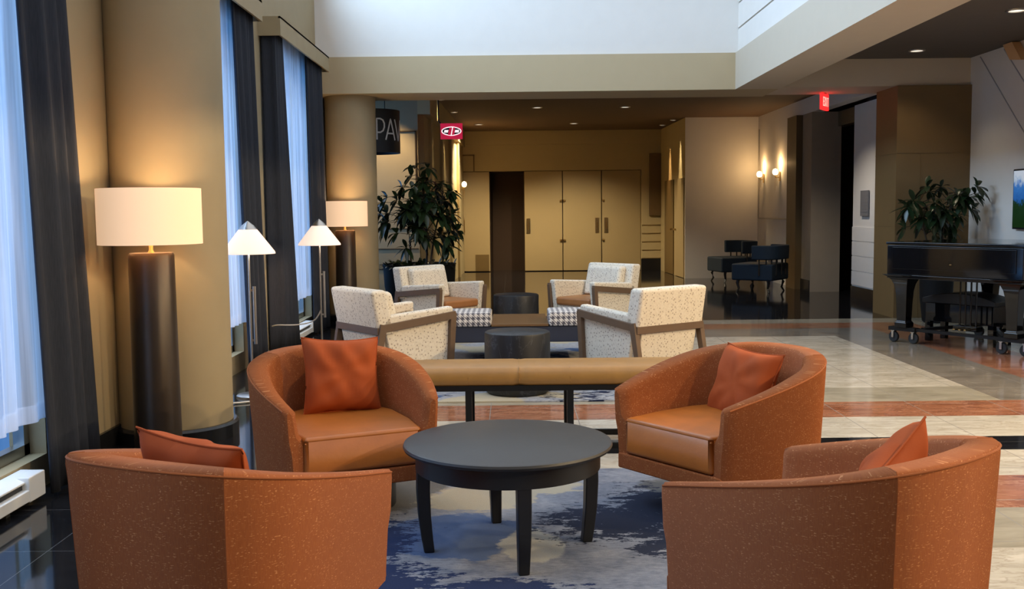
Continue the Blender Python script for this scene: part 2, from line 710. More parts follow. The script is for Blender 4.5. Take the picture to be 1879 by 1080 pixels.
bm = BM()
gv = {}
for i, x in enumerate(XB):
    for j, y in enumerate(YB):
        gv[i, j] = bm.verts.new((x, y, 0))
for i in range(len(XB) - 1):
    for j in range(len(YB) - 1):
        f = bm.faces.new((gv[i, j], gv[i + 1, j], gv[i + 1, j + 1], gv[i, j + 1]))
        f.material_index = floor_mat((XB[i] + XB[i + 1]) / 2, (YB[j] + YB[j + 1]) / 2)
struct('floor', bm, [M[k] for k in FM], 'polished marble floor with cream field and terracotta, grey and black bands', 'floor')

# ------------------------------------------------------------------ left wall with three windows
WX0, WX1 = -2.75, -2.55
WIN = ((0.9, 5.387), (7.346, 9.414), (10.61, 12.624), (14.419, 15.834))
WZ0, WZ1 = .17, 3.2
bm = BM()
edges = [-4.0] + [v for p in WIN for v in p] + [16.324]
for k in range(0, len(edges), 2):
    box(bm, WX0, WX1, edges[k], edges[k + 1], 0, 4.5)
box(bm, WX0, WX1, 12.9, 16.324, 4.5, 6.3)
box(bm, WX0, WX1, -4.0, 12.9, 6.1, 6.3)
for a, b in WIN:
    box(bm, WX0, WX1, a, b, 0, WZ0)
    box(bm, WX0, WX1, a, b, WZ1, 4.5)
struct('wall_left', bm, M['wall_beige'], 'beige window wall down the left side of the lobby', 'wall')
for n, (a, b) in enumerate(WIN):
    bm = BM()
    for y in (a + .03, (a + b) / 2, b - .03):
        box(bm, -2.70, -2.64, y - .03, y + .03, WZ0, WZ1)
    for z in (WZ0 + .03, WZ1 - .03):
        box(bm, -2.70, -2.64, a, b, z - .03, z + .03)
    wo = struct('window_%d' % (n + 1), bm, M['nickel'], ('near window behind the leftmost sheer curtain', 'middle window behind the sheer curtain past the near column',
                'far window behind the sheer curtain next to the far column', 'hall window hidden behind the far column')[n], 'window')
    bm = BM()
    box(bm, -2.675, -2.668, a + .06, b - .06, WZ0 + .06, WZ1 - .06)
    obj('pane', bm, M['glass'], wo)
bm = BM()
for k in range(12):
    y = -2.6 + k * 1.35
    box(bm, -2.70, -2.62, y, y + .06, 4.5, 6.1)
box(bm, -2.70, -2.62, -4.0, 12.9, 4.5, 4.56)
box(bm, -2.70, -2.62, -4.0, 12.9, 6.04, 6.1)
struct('window_5', bm, M['nickel'], 'band of high windows above the left wall', 'window')
# baseboard strip along the left wall
bm = BM()
box(bm, -2.55, -2.53, 5.45, 7.2, 0, .12)
box(bm, -2.55, -2.53, 13.037, 16.106, 0, .12)
struct('baseboard_left', bm, M['black_trim'], 'black baseboard on the left wall beside the columns', 'baseboard')

# columns
for n, (cx, cy, r, ztop, lab) in enumerate(((-2.24, 6.584, .36, 6.2, 'near round beige column behind the larger-looking drum lamp'),
                                            (-2.18, 13.712, .338, 3.0, 'far round beige column at the end of the window wall'))):
    bm = BM()
    lathe(bm, [(r, .09), (r, ztop)], 64, (cx, cy, 0))
    c = struct('column', bm, M['wall_beige'], lab, 'column', smooth=True)
    c.data.shade_smooth()
    bm = BM()
    lathe(bm, [(r + .035, 0), (r + .035, .085), (r + .02, .10), (r - .01, .10)], 64, (cx, cy, 0))
    obj('plinth', bm, M['black_trim'], c, smooth=False)

# ------------------------------------------------------------------ atrium: back beam, right beam, upper walls
bm = BM()
box(bm, -2.75, 3.47, 13.276, 14.147, 3.0, 3.47)
struct('beam_back', bm, M['olive'], 'olive beige beam across the back of the atrium', 'beam')
bm = BM()
box(bm, -2.75, 3.2, 13.309, 13.712, 3.47, 6.2)
struct('wall_back', bm, M['wall_white'], 'white upper wall above the back beam', 'wall')
bm = BM()
box(bm, 2.9, 3.47, -4.0, 13.276, 3.0, 3.47)
struct('beam_right', bm, M['beam'], 'pale beam running towards the viewer along the right of the atrium', 'beam')
bm = BM()
zz = 3.47
for k in range(8):
    box(bm, 2.94, 3.2, -4.0, 13.309, zz, zz + .30)
    zz += .30
    box(bm, 3.0, 3.2, -4.0, 13.309, zz, zz + .022)
    zz += .022
struct('wall_right_upper', bm, M['wall_white'], 'white grooved upper wall above the right beam', 'wall')
bm = BM()
box(bm, 3.47, 5.95, 13.276, 14.147, 3.02, 3.40)
struct('beam_lobby', bm, M['beam'], 'pale cross beam over the bronze pillar on the right', 'beam')

# ------------------------------------------------------------------ ceilings
bm = BM()
box(bm, 3.47, 9.0, -4.0, 13.276, 3.37, 3.5)
struct('ceiling_right', bm, M['ceil_dark'], 'dark lobby ceiling above the piano', 'ceiling')
bm = BM()
box(bm, -2.75, 9.0, 14.147, 25.247, 3.37, 3.5)
struct('ceiling', bm, M['ceil_brown'], 'brown ceiling of the far hallway', 'ceiling')

# ------------------------------------------------------------------ far hall walls
bm = BM()
box(bm, -2.75, -1.5, 16.106, 16.324, 0, 3.37)
struct('wall_hall_left', bm, M['wall_beige'], 'pale wall facing the lobby behind the tall potted tree', 'wall')
bm = BM()
prism(bm, [(-1.5, 16.324), (-1.42, 16.324), (-1.2, 24.376), (-1.5, 24.376)], 0, 3.0)
prism(bm, [(-1.5, 16.106), (-1.3, 16.106), (-1.14, 24.376), (-1.5, 24.376)], 3.0, 3.37)
for k in range(4):
    a = 16.976 + k * 1.85
    f = lambda y: -1.42 + .22 * (y - 16.32) / 8.05
    prism(bm, [(f(a), a), (f(a) + .05, a), (f(a + .25) + .05, a + .25), (f(a + .25), a + .25)], 0, 3.0)
struct('wall_corridor', bm, M['wall_tan'], 'tan corridor wall with pilasters left of the far doors', 'wall')
bm = BM()
for z in (.55, .87, 1.19):
    box(bm, -2.55, -1.52, 16.09, 16.106, z, z + .012)
box(bm, -1.545, -1.525, 16.084, 16.106, 1.25, 2.74)
box(bm, -2.55, -1.525, 16.084, 16.106, 2.72, 2.74)
struct('trim_1', bm, M['brown_pillar_dark'], 'dark panel trim on the wall behind the potted tree', 'trim')
# far wall with door opening
bm = BM()
box(bm, -1.5, -1.28, 24.376, 24.594, 0, 3.37)
box(bm, 3.08, 3.7, 24.376, 24.594, 0, 3.37)
box(bm, -1.28, 3.08, 24.376, 24.594, 2.42, 3.37)
box(bm, -1.5, 3.7, 24.333, 24.376, 3.04, 3.37)
struct('wall_far', bm, M['wall_tan'], 'tan far wall above the row of hall doors', 'wall')
bm = BM()
box(bm, 3.08, 3.55, 24.36, 24.376, .0, .28)
struct('baseboard_far', bm, M['black_trim'], 'black baseboard right of the far doors', 'baseboard')
bm = BM()
for k in range(5):
    box(bm, 3.09, 3.56, 24.344, 24.376, .30 + k * .2, .30 + k * .2 + .17)
struct('trim_2', bm, M['wall_tan'], 'pale grooved panels right of the far doors', 'trim')
bm = BM()
box(bm, 3.27, 3.55, 24.311, 24.376, 1.32, 2.8)
box(bm, 3.30, 3.52, 24.306, 24.322, 1.36, 2.76)
struct('trim_3', bm, M['brown_pillar'], 'brown raised panel on the wall right of the far doors', 'trim')
bm = BM()
for a in ((-1.24, -1.21, 2.42, 2.82), (-.95, -.92, 2.42, 2.82), (-1.24, -.92, 2.79, 2.82)):
    box(bm, a[0], a[1], 24.344, 24.376, a[2], a[3])
struct('trim_4', bm, M['door_edge'], 'thin brown frame on the wall above the leftmost hall door', 'trim')
# doors
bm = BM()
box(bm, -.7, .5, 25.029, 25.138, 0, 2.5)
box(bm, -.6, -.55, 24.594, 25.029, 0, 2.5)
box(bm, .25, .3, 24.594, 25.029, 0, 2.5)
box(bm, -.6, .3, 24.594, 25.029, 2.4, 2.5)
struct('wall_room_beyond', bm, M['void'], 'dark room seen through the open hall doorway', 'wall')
DX = ((-1.28, -.57, 24.42, .5, 'leftmost tan hall door with a brown kick plate', -1.22),
      (.27, 1.18, 24.42, .45, 'tan hall door just right of the dark open doorway', .36),
      (1.20, 2.12, 24.42, .45, 'tan hall door second from the right with handle at its right', 2.02),
      (2.14, 3.07, 24.42, .45, 'rightmost tan hall door with handle at its left', 2.24))
for n, (a, b, y, _, lab, hx) in enumerate(DX):
    bm = BM()
    box(bm, a, b, y, y + .05, .015, 2.41)
    d = struct('door_%d' % (n + 1), bm, M['door'], lab, 'door', bevel=.006)
    bm = BM()
    box(bm, hx - .045, hx + .045, y - .012, y, .92, 1.28)
    h = obj('handle_plate', bm, M['brass'], d)
    bm = BM()
    tube(bm, [(hx, y - .01, 1.18), (hx, y - .06, 1.18), (hx, y - .06, 1.02), (hx, y - .01, 1.02)], .012)
    obj('pull_handle', bm, M['brass'], h)
    for z in (.75, 1.7):
        bm = BM()
        e = b - .03 if n == 1 else a + .03
        lathe(bm, [(.0, -.02), (.03, -.02), (.03, .02), (0, .02)], 12, (e, y - .01, z))
        obj('bolt_head', bm, M['brass'], d)
    if n == 0:
        bm = BM()
        box(bm, -.93, -.60, y - .006, y, .02, .42)
        obj('kick_plate', bm, M['door_edge'], d)
bm = BM()  # unseen backing, added so that no sky light leaks past the doors
box(bm, .3, 3.3, 24.507, 24.594, 0, 2.5)
box(bm, -1.4, -.6, 24.507, 24.594, 0, 2.5)
box(bm, -3.0, 9.2, 25.247, 25.356, 0, 3.5)
struct('light_stop_behind_doors', bm, M['void'], 'unseen dark backing added behind the hall doors against light leaks', 'wall')
# side wall with two small doors (right end of the hall)
bm = BM()
prism(bm, [(3.55, 24.376), (3.618, 21.351), (3.8, 21.351), (3.8, 24.376)], 0, 3.37)
struct('wall_hall_right', bm, M['wall_tan'], 'tan side wall with two narrow doors', 'wall')
for n, (a, b, lab) in enumerate(((22.581, 23.669, 'far narrow door on the tan side wall'), (20.84 + .55, 22.363, 'near narrow door on the tan side wall'))):
    f = lambda y: 3.55 + .07 * (24.376 - y) / 2.8
    bm = BM()
    prism(bm, [(f(a) - .03, a), (f(b) - .03, b), (f(b) + .02, b), (f(a) + .02, a)], .01, 2.12)
    d = struct('door_%d' % (5 + n), bm, M['door_edge'] if n == 0 else M['door'], lab, 'door')
    bm = BM()
    yk = a + .12 if n == 0 else b - .12
    lathe(bm, [(0, -.03), (.025, -.02), (.032, 0), (.025, .02), (0, .03)], 12, (f(yk) - .06, yk, 1.02))
    obj('door_knob', bm, M['brass'], d, smooth=True)
bm = BM()
box(bm, 3.62, 5.3, 21.329, 21.547, 0, 3.37)
struct('wall_hall_back', bm, M['wall_white'], 'white wall behind the dark upholstered chairs', 'wall')
bm = BM()
box(bm, 5.15, 5.35, 18.718, 21.329, 0, 3.37)
box(bm, 5.15, 5.35, 14.147, 18.718, 3.1, 3.37)
struct('wall_hall_side', bm, M['wall_white'], 'white side wall carrying the two wall sconces', 'wall')
bm = BM()
for a in ((18.99, 19.022, 1.24, 3.1), (21.221, 21.253, 1.24, 3.1), (18.99, 21.253, 1.24, 1.27)):
    box(bm, 5.135, 5.15, a[0], a[1], a[2], a[3])
struct('trim_5', bm, M['nickel'], 'thin frame around the wall panel behind the two sconces', 'trim')
bm = BM()
box(bm, 5.05, 5.35, 18.119, 18.718, 0, 3.1)
struct('pillar', bm, M['brown_pillar'], 'slim bronze pillar between the sconces and the beige pillar', 'pillar')
bm = BM()
box(bm, 5.15, 5.66, 17.521, 18.065, 0, 3.1)
struct('pillar', bm, M['beige_pillar'], 'beige square pillar left of the dark opening', 'pillar')
bm = BM()
box(bm, 5.135, 5.15, 17.542, 18.065, 0, .2)
struct('baseboard_pillar', bm, M['black_trim'], 'black baseboard on the beige pillar', 'baseboard')
bm = BM()
box(bm, 5.55, 5.75, 13.929, 16.541, 0.18, 3.1)
for k in range(4):
    box(bm, 5.54, 5.55, 13.929, 16.541, .2 + k * .24, .2 + k * .24 + .225)
wr = struct('wall_side_panel', bm, M['wall_white'], 'white wall panel carrying a grey plaque beside the bronze pillar', 'wall')
bm = BM()
box(bm, 5.53, 5.75, 13.929, 16.541, 0, .18)
struct('baseboard_right', bm, M['black_trim'], 'black baseboard under the white panel with the plaque', 'baseboard')
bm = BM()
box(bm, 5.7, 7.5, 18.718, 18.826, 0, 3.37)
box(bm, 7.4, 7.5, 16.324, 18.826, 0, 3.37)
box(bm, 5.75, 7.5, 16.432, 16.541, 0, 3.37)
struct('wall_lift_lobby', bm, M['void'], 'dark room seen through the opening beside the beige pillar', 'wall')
bm = BM()
box(bm, 5.6, 5.75, 16.541, 17.738, 2.85, 3.1)
struct('trim_6', bm, M['brown_pillar'], 'brown header above the dark opening', 'trim')
bm = BM()
box(bm, 4.99, 5.95, 13.222, 13.984, 0, 3.02)
for (z0, z1) in ((2.15, 2.155), (1.2, 1.205)):
    box(bm, 4.985, 5.95, 13.218, 13.984, z0, z1)
box(bm, 5.30, 5.304, 13.218, 13.276, 0, 2.15)
struct('pillar', bm, M['brown_pillar'], 'broad bronze clad pillar behind the piano', 'pillar')
# right wall
bm = BM()
box(bm, 5.95, 6.1, -4.0, 14.038, 0, 3.37)
struct('wall_right', bm, M['wall_white'], 'white right wall behind the piano', 'wall')
bm = BM()
for k in range(7):
    a = 13.004 - k * .62
    bar(bm, (5.948, a, 3.34), (5.948, a - 1.5, 2.0), .012, .012)
struct('trim_7', bm, M['groove'], 'slanting groove lines on the right wall', 'trim')
bm = BM()
box(bm, 5.93, 5.95, -4.0, 13.222, 0, .15)
struct('baseboard_right_wall', bm, M['black_trim'], 'black baseboard along the right wall', 'baseboard')
bm = BM()  # block standing in for the lit soffit, its light put into the colour
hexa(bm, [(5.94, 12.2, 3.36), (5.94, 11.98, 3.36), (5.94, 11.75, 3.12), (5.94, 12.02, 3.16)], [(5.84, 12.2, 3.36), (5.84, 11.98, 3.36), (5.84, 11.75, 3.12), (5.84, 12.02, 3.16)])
struct('trim_8', bm, M['lit_soffit'], 'soffit patch painted as if lit, at the top of the right wall', 'trim')
# wall behind the viewer
bm = BM()
box(bm, -2.75, 6.1, -4.2, -4.0, 0, 6.2)
struct('wall_front', bm, M['brown_pillar_dark'], 'dark wall behind the viewer', 'wall')
bm = BM()
box(bm, 5.3, 5.35, 21.329, 21.547, 0, 3.37)
box(bm, 3.47, 6.1, 14.093, 14.147, 3.37, 3.5)
struct('trim_9', bm, M['wall_white'], 'pale corner trim of the far hall', 'trim')


# ------------------------------------------------------------------ window dressing
def valance(y0, y1, label):
    bm = BM()
    box(bm, -2.34, -2.32, y0, y1, 3.24, 3.43)
    box(bm, -2.55, -2.32, y0, y1, 3.41, 3.43)
    box(bm, -2.55, -2.34, y0, y0 + .02, 3.24, 3.41)
    box(bm, -2.55, -2.34, y1 - .02, y1, 3.24, 3.41)
    tag(obj('valance', bm, M['wall_beige']), label, 'valance', 'beige valances over the windows')


valance(.6, 5.66, 'beige valance box over the near window')
valance(7.0, 9.575, 'beige valance box over the middle window')
valance(10.305, 13.0, 'beige valance box over the far window')


def drape(path, z0, z1, mat, name, label, cat, group, amp=.035, wl=.12, f0=0.0, f1=0.0, thick=.012, hem=0.0):
    """hanging cloth following an xy path with folds; heights z0..z1"""
    pts = []
    for (x0, y0), (x1, y1) in zip(path, path[1:]):
        L = math.hypot(x1 - x0, y1 - y0)
        n = max(2, int(L / .012))
        for i in range(n):
            t = i / n
            pts.append((x0 + (x1 - x0) * t, y0 + (y1 - y0) * t, -(y1 - y0) / L, (x1 - x0) / L))
    pts.append((path[-1][0], path[-1][1], pts[-1][2], pts[-1][3]))
    rs = random.Random(len(label))
    ph = [rs.uniform(0, 6) for _ in range(3)]

    def surf(za, zb, nz, off):
        bm = BM()
        rows = []
        for k in range(nz + 1):
            z = zb + (za - zb) * k / nz
            s = (z1 - z) / (z1 - z0)
            row = []
            for i, (x, y, nx, ny) in enumerate(pts):
                u = i * .012
                a = amp * (.55 + .45 * s)
                d = a * (.5 + .5 * math.sin(2 * PI * u / wl + .5 * math.sin(ph[0] + u * 9 + s * .8))) + .35 * a * math.sin(2 * PI * u / (wl * 2.7) + ph[1] + s)
                d += off
                row.append(bm.verts.new((x - nx * d, y - ny * d + s * (f0 + (f1 - f0) * i / len(pts)), z)))
            rows.append(row)
        for a, b in zip(rows, rows[1:]):
            for i in range(len(a) - 1):
                bm.faces.new((a[i], a[i + 1], b[i + 1], b[i]))
        return bm

    bm = surf(z0, z1, 14, 0)
    o = obj(name, bm, mat, smooth=True)
    if thick:
        md = o.modifiers.new('solid', 'SOLIDIFY')
        md.thickness = thick
        md.offset = 1
    tag(o, label, cat, group)
    if hem:
        obj('hem', surf(z0, z0 + hem, 2, -.006), mat, o, smooth=True)
    return o


GD, GS = 'charcoal drapes on the window wall', 'white sheers on the window wall'
drape([(-2.42, 4.962), (-2.42, 5.55)], .02, 3.40, M['drape'], 'curtain', 'charcoal drape nearest the viewer, beside the leftmost sheer', 'curtain', GD, .05, .16, .16, .22)
drape([(-2.42, 8.836), (-2.42, 9.511)], .02, 3.40, M['drape'], 'curtain', 'charcoal drape right behind the first cone lamp', 'curtain', GD, .05, .16, .25, .06)
drape([(-2.53, 10.36), (-2.40, 10.36), (-2.40, 10.686)], .02, 3.40, M['drape'], 'curtain', 'charcoal drape at the near edge of the far window', 'curtain', GD, .015, .10, 0, .45)
drape([(-2.42, 11.971), (-2.42, 12.896)], .02, 3.40, M['drape'], 'curtain', 'charcoal drape beside the far column behind the second cone lamp', 'curtain', GD, .05, .16, .1, .1)
drape([(-2.49, .8), (-2.49, 5.278)], .40, 3.40, M['sheer'], 'sheer_curtain', 'sheer white curtain at the left edge of the picture', 'curtain', GS, .035, .17, 0, 0, 0, .09)
drape([(-2.49, 7.182), (-2.49, 9.25)], .47, 3.40, M['sheer'], 'sheer_curtain', 'sheer white curtain behind the first cone lamp', 'curtain', GS, .035, .13, 0, 0, 0, .09)
drape([(-2.49, 10.469), (-2.49, 12.188)], .47, 3.40, M['sheer'], 'sheer_curtain', 'sheer white curtain behind the second cone lamp', 'curtain', GS, .035, .13, 0, 0, 0, .09)


def heater(y0, y1, label):
    t = thing('baseboard_heater', label, 'heater', (-2.545, y0, .035), 0, 'baseboard heaters under the windows')
    L = y1 - y0
    bm = BM()
    hexa(bm, [(0, 0, 0), (.12, 0, 0), (.12, 0, .06), (.0, 0, .06)], [(0, L, 0), (.12, L, 0), (.12, L, .06), (0, L, .06)])
    obj('front_panel', bm, M['heater'], t, bevel=.006)
    bm = BM()
    box(bm, 0, .085, .03, L - .03, .06, .09)
    obj('slot', bm, M['heater_slot'], t)
    bm = BM()
    hexa(bm, [(0, 0, .09), (.10, 0, .09), (.10, 0, .10), (.04, 0, .125), (0, 0, .125)], [(0, L, .09), (.10, L, .09), (.10, L, .10), (.04, L, .125), (0, L, .125)])
    obj('top_cover', bm, M['heater'], t, bevel=.004)
    bm = BM()
    box(bm, -.0, .122, L - .16, L + .01, -.005, .122)
    obj('end_cap', bm, M['heater'], t, bevel=.006)
    for y in (.3, L - .3):
        bm = BM()
        box(bm, .02, .08, y - .02, y + .02, -.035, 0)
        obj('foot', bm, M['heater_slot'], t)
    return t


heater(1.0, 5.08, 'white baseboard heater under the near window at far left')
heater(7.2, 8.54, 'white baseboard heater behind the left rear orange chair')
heater(10.58, 12.2, 'white baseboard heater under the far window')

# ------------------------------------------------------------------ rugs
bm = BM()
box(bm, -1.45, 1.5, 1.0, 5.55, 0.001, .012)
tag(obj('area_rug', bm, M['rug']), 'abstract blue and grey rug under the orange chairs and round table', 'rug')
bm = BM()
box(bm, -1.45, 1.5, 7.595, 12.8, 0.001, .012)
tag(obj('area_rug', bm, M['rug2']), 'abstract blue and grey rug under the white armchairs', 'rug')


# ------------------------------------------------------------------ tub chairs
def tub_path():
    P = []
    a, yb, tipx, tipy = .43, .43, .366, -.41
    N = 9
    for i in range(N):                                            # left arm (person's right side is +x when facing -y: x<0 here)
        t = i / N
        P.append((-(tipx + (a - tipx) * math.sin(t * PI / 2)), tipy * (1 - t)))
    K = 40
    for i in range(K + 1):
        th = PI - PI * i / K
        c, s = math.cos(th), math.sin(th)
        e = 2 / 2.35
        P.append((a * math.copysign(abs(c) ** e, c), yb * abs(s) ** e))
    for i in range(N):
        t = 1 - (i + 1) / N
        P.append(((tipx + (a - tipx) * math.sin(t * PI / 2)), tipy * (1 - t)))
    return P


def make_tub(label):
    t = thing('tub_chair', label, 'chair', group='orange swivel tub chairs around the coffee table')
    P = tub_path()
    n = len(P)
    nor = []
    for i in range(n):
        a, b = P[max(0, i - 1)], P[min(n - 1, i + 1)]
        d = Vector((b[0] - a[0], b[1] - a[1], 0)).normalized()
        nor.append(Vector((-d.y, d.x, 0)))
    if nor[n // 2].y < 0:
        nor = [-v for v in nor]
    ZB = .20

    def ztop(y):
        s = max(0, min(1, (y + .42) / .87))
        return .585 + .185 * (s ** .95)

    def section(i, shrink=0.0, push=None):
        p = Vector((P[i][0], P[i][1], 0))
        nn = nor[i]
        zt = ztop(P[i][1]) - shrink * .6
        o = -shrink
        f = max(0, min(1, (P[i][1] + .42) / .45))
        TH = .062 + .043 * f
        S = [(-.030 + o, ZB), (-.018 + o, ZB + .18), (-.006 + o, zt - .14), (o, zt - .03), (o - .001, zt - .010), (o - .009, zt), (-TH / 2, zt - .001),
             (-TH + .016 - o, zt - .004), (-TH + .002 - o, zt - .018), (-TH - o, zt - .05), (-TH - .012 - o, zt - .12), (-TH - .045 + .03 * f - o, .42), (-TH - .055 + .03 * f - o, ZB)]
        r = [p + nn * k + Vector((0, 0, z)) for k, z in S]
        if push:
            r = [q + Vector(push) for q in r]
        return r

    secs = [(i, section(i)) for i in range(n)]
    f0, f1 = section(0, .018, (0, -.022, 0)), section(n - 1, .018, (0, -.022, 0))
    secs = [(0, f0)] + secs + [(n - 1, f1)]
    # shell: two outer panels, the inside and the rim, each a piece of cloth of its own on one frame
    bm = BM()
    nap = bm.verts.layers.float_vector.new('nap')
    uv = bm.loops.layers.uv.new('uv')
    rows = []
    dist = [0]
    for k in range(1, len(secs)):
        dist.append(dist[-1] + (secs[k][1][3] - secs[k - 1][1][3]).length)
    SA, SB = 21, len(secs) - 22

    def strip(k0, k1, j0, j1, f):
        grid = []
        for k in range(k0, k1 + 1):
            i = secs[k][0]
            a, b = P[max(0, i - 1)], P[min(n - 1, i + 1)]
            tg = Vector((b[0] - a[0], b[1] - a[1], 0)).normalized()
            row = []
            for j in range(j0, j1 + 1):
                v = bm.verts.new(secs[k][1][j])
                v[nap] = tg * f(k) * NAP
                row.append(v)
            grid.append(row)
        for k in range(k0, k1):
            for j in range(j0, j1):
                q = (grid[k - k0][j - j0], grid[k + 1 - k0][j - j0], grid[k + 1 - k0][j + 1 - j0], grid[k - k0][j + 1 - j0])
                f = bm.faces.new(q)
                f.smooth = True
                for l, (kk, jj) in zip(f.loops, ((k, j), (k + 1, j), (k + 1, j + 1), (k, j + 1))):
                    l[uv].uv = (dist[kk], secs[kk][1][jj].z + (0 if jj < 7 else .3))
        return grid

    NAP = .6
    L = len(secs) - 1
    for j0, j1 in ((0, 6), (6, 12)):
        strip(0, SA, j0, j1, lambda k: -1)
        strip(SA, SB, j0, j1, lambda k: math.cos(PI * (k - SA) / (SB - SA)))
        strip(SB, L, j0, j1, lambda k: 1)
    for k in (0, L):                                              # arm fronts
        vs = [bm.verts.new(p) for p in secs[k][1]]
        f = bm.faces.new(vs)
        for l in f.loops:
            l[uv].uv = (l.vert.co.x * 1.0 + 3, l.vert.co.z)
    me = bpy.data.meshes.new('shell')
    bm.to_mesh(me)
    bm.free()
    me.materials.append(M['chenille'])
    sh = bpy.data.objects.new('shell', me)
    COL.objects.link(sh)
    sh.parent = t
    for kk in (SA, SB):                                           # welted seams at the back corners
        bm = BM()
        tube(bm, [secs[kk][1][j] for j in range(0, 7)], .0025, 6)
        obj('back_seam', bm, M['chenille'], sh)
    bm = BM()                                                     # piping along the outer top edge
    tube(bm, [q[4] for _, q in secs[1:-1]], .0035, 6)
    obj('rim_piping', bm, M['chenille'], sh, smooth=True)
    # front skirt and bottom
    bm = BM()
    pts = [(P[i][0] * .78, P[i][1] * .80) for i in range(n)]
    pts[0] = (-.33, -.425)
    pts[-1] = (.33, -.425)
    prism(bm, pts, ZB, .275)
    sk = obj('skirt', bm, M['chenille'], t, bevel=.008)
    uvl = sk.data.uv_layers.new(name='uv')
    for lp in sk.data.loops:
        co = sk.data.vertices[lp.vertex_index].co
        uvl.data[lp.index].uv = (co.x + co.y, co.z)
    # leather seat cushion
    bm = BM()
    q = [(-.275, -.428), (.275, -.428), (.30, -.2), (.295, .05), (.25, .20), (.12, .28), (-.12, .28), (-.25, .20), (-.295, .05), (-.30, -.2)]
    prism(bm, q, .278, .435)
    top = max(bm.faces, key=lambda f: f.calc_center_median().z)
    r = bmesh.ops.inset_individual(bm, faces=[top], thickness=.09)
    for v in top.verts:
        v.co.z += .018
    obj('seat_cushion', bm, M['leather'], t, bevel=.022, seg=4)
    bm = BM()
    q2 = [(x * 1.004, y * 1.004) for x, y in q]
    tube(bm, [(x * .985, y * .985, .425) for x, y in [q[-1], q[0], q[1], q[2]]], .005, 6)
    obj('cushion_piping', bm, M['leather'], t, smooth=True)
    bm = BM()
    lathe(bm, [(.27, 0), (.27, .188)], 48, (0, .0, .012))
    obj('plinth', bm, M['black_wood'], t, smooth=True)
    return t


TUB = make_tub('orange tub chair at left rear, facing the round table, with its whole seat in view')
TUB.location = (-.87, 4.92, 0)
TUB.rotation_euler.z = head(.42, -.91)
dup(TUB, (1.035, 4.84, 0), head(-.8, -.6), 'orange tub chair at right rear beyond the round table, turned half left')
dup(TUB, (-.925, 3.13, 0), head(.42, .91), 'orange tub chair in the left foreground seen from behind')
dup(TUB, (1.01, 3.08, 0), head(-.66, .746), 'orange tub chair in the right foreground seen from behind')


def make_pillow(label, loc, rot, w=.40, h=.40, T=.08, seed=1):
    rs = random.Random(seed)
    N = 22
    bm = BM()
    ph = [rs.uniform(0, 6) for _ in range(6)]
    front, back = {}, {}
    for i in range(N + 1):
        for j in range(N + 1):
            u, v = -1 + 2 * i / N, -1 + 2 * j / N
            # concave sides, pointed corners
            x = u * (1 - .10 * (1 - v * v) * abs(u)) * w / 2
            z = v * (1 - .10 * (1 - u * u) * abs(v)) * h / 2
            e = max(0, (1 - u ** 4) * (1 - v ** 4)) ** .55
            r = math.hypot(u, v)
            ang = math.atan2(v, u)
            wr = .010 * math.sin(ang * 7 + ph[0] + 2 * r) * r * (1 - max(abs(u), abs(v)) ** 6) + .010 * math.exp(-((u - .1) * 7 + (v - .4) * 2.5) ** 2) * (1 if v > 0 else 0) * math.sin(v * 3)
            wr += .006 * math.sin(u * 9 + v * 5 + ph[1]) * e
            front[i, j] = bm.verts.new((x, -T * e - wr * e, z))
            if i in (0, N) or j in (0, N):
                back[i, j] = front[i, j]
            else:
                back[i, j] = bm.verts.new((x, T * e * .8 + wr * e * .5, z))
    for i in range(N):
        for j in range(N):
            for g, o in ((front, 1), (back, -1)):
                q = [g[i, j], g[i + 1, j], g[i + 1, j + 1], g[i, j + 1]]
                bm.faces.new(q if o > 0 else q[::-1])
    o = obj('throw_pillow', bm, M['velvet'], smooth=True)
    tag(o, label, 'pillow', 'rust velvet pillows on the tub chairs')
    bm = BM()
    loop = [(-1 + 2 * i / 24, -1) for i in range(24)] + [(1, -1 + 2 * i / 24) for i in range(24)] + [(1 - 2 * i / 24, 1) for i in range(24)] + [(-1, 1 - 2 * i / 24) for i in range(25)]
    tube(bm, [(u * (1 - .10 * (1 - v * v) * abs(u)) * w / 2, 0, v * (1 - .10 * (1 - u * u) * abs(v)) * h / 2) for u, v in loop], .004, 6)
    obj('piping', bm, M['velvet'], o, smooth=True)
    o.location = loc
    o.rotation_euler = rot
    return o


def pillow_on(c, hx, hy, side, back, z, tilt, roll, label, seed, extra=0.0):
    h = Vector((hx, hy, 0)).normalized()
    r = Vector((h.y, -h.x, 0))                                   # person's right
    p = Vector((c[0], c[1], z)) - h * back + r * side
    rz = head(h.x, h.y) + extra
    return make_pillow(label, p, (-tilt, roll, rz), seed=seed)


pillow_on((-.87, 4.92), .42, -.91, -.06, .17, .625, .32, .05, 'rust velvet pillow standing upright in the left rear tub chair', 1, -.05)
pillow_on((1.035, 4.84), -.8, -.6, .05, .17, .565, .34, .05, 'rust velvet pillow in the right rear tub chair', 2, -.12)
pillow_on((-.925, 3.13), .42, .91, .04, .14, .612, .36, -.08, 'rust velvet pillow showing over the back of the left foreground tub chair', 3)
pillow_on((1.01, 3.08), -.66, .746, 0, .14, .57, .36, .4, 'rust velvet pillow with one corner up in the right foreground tub chair', 4)


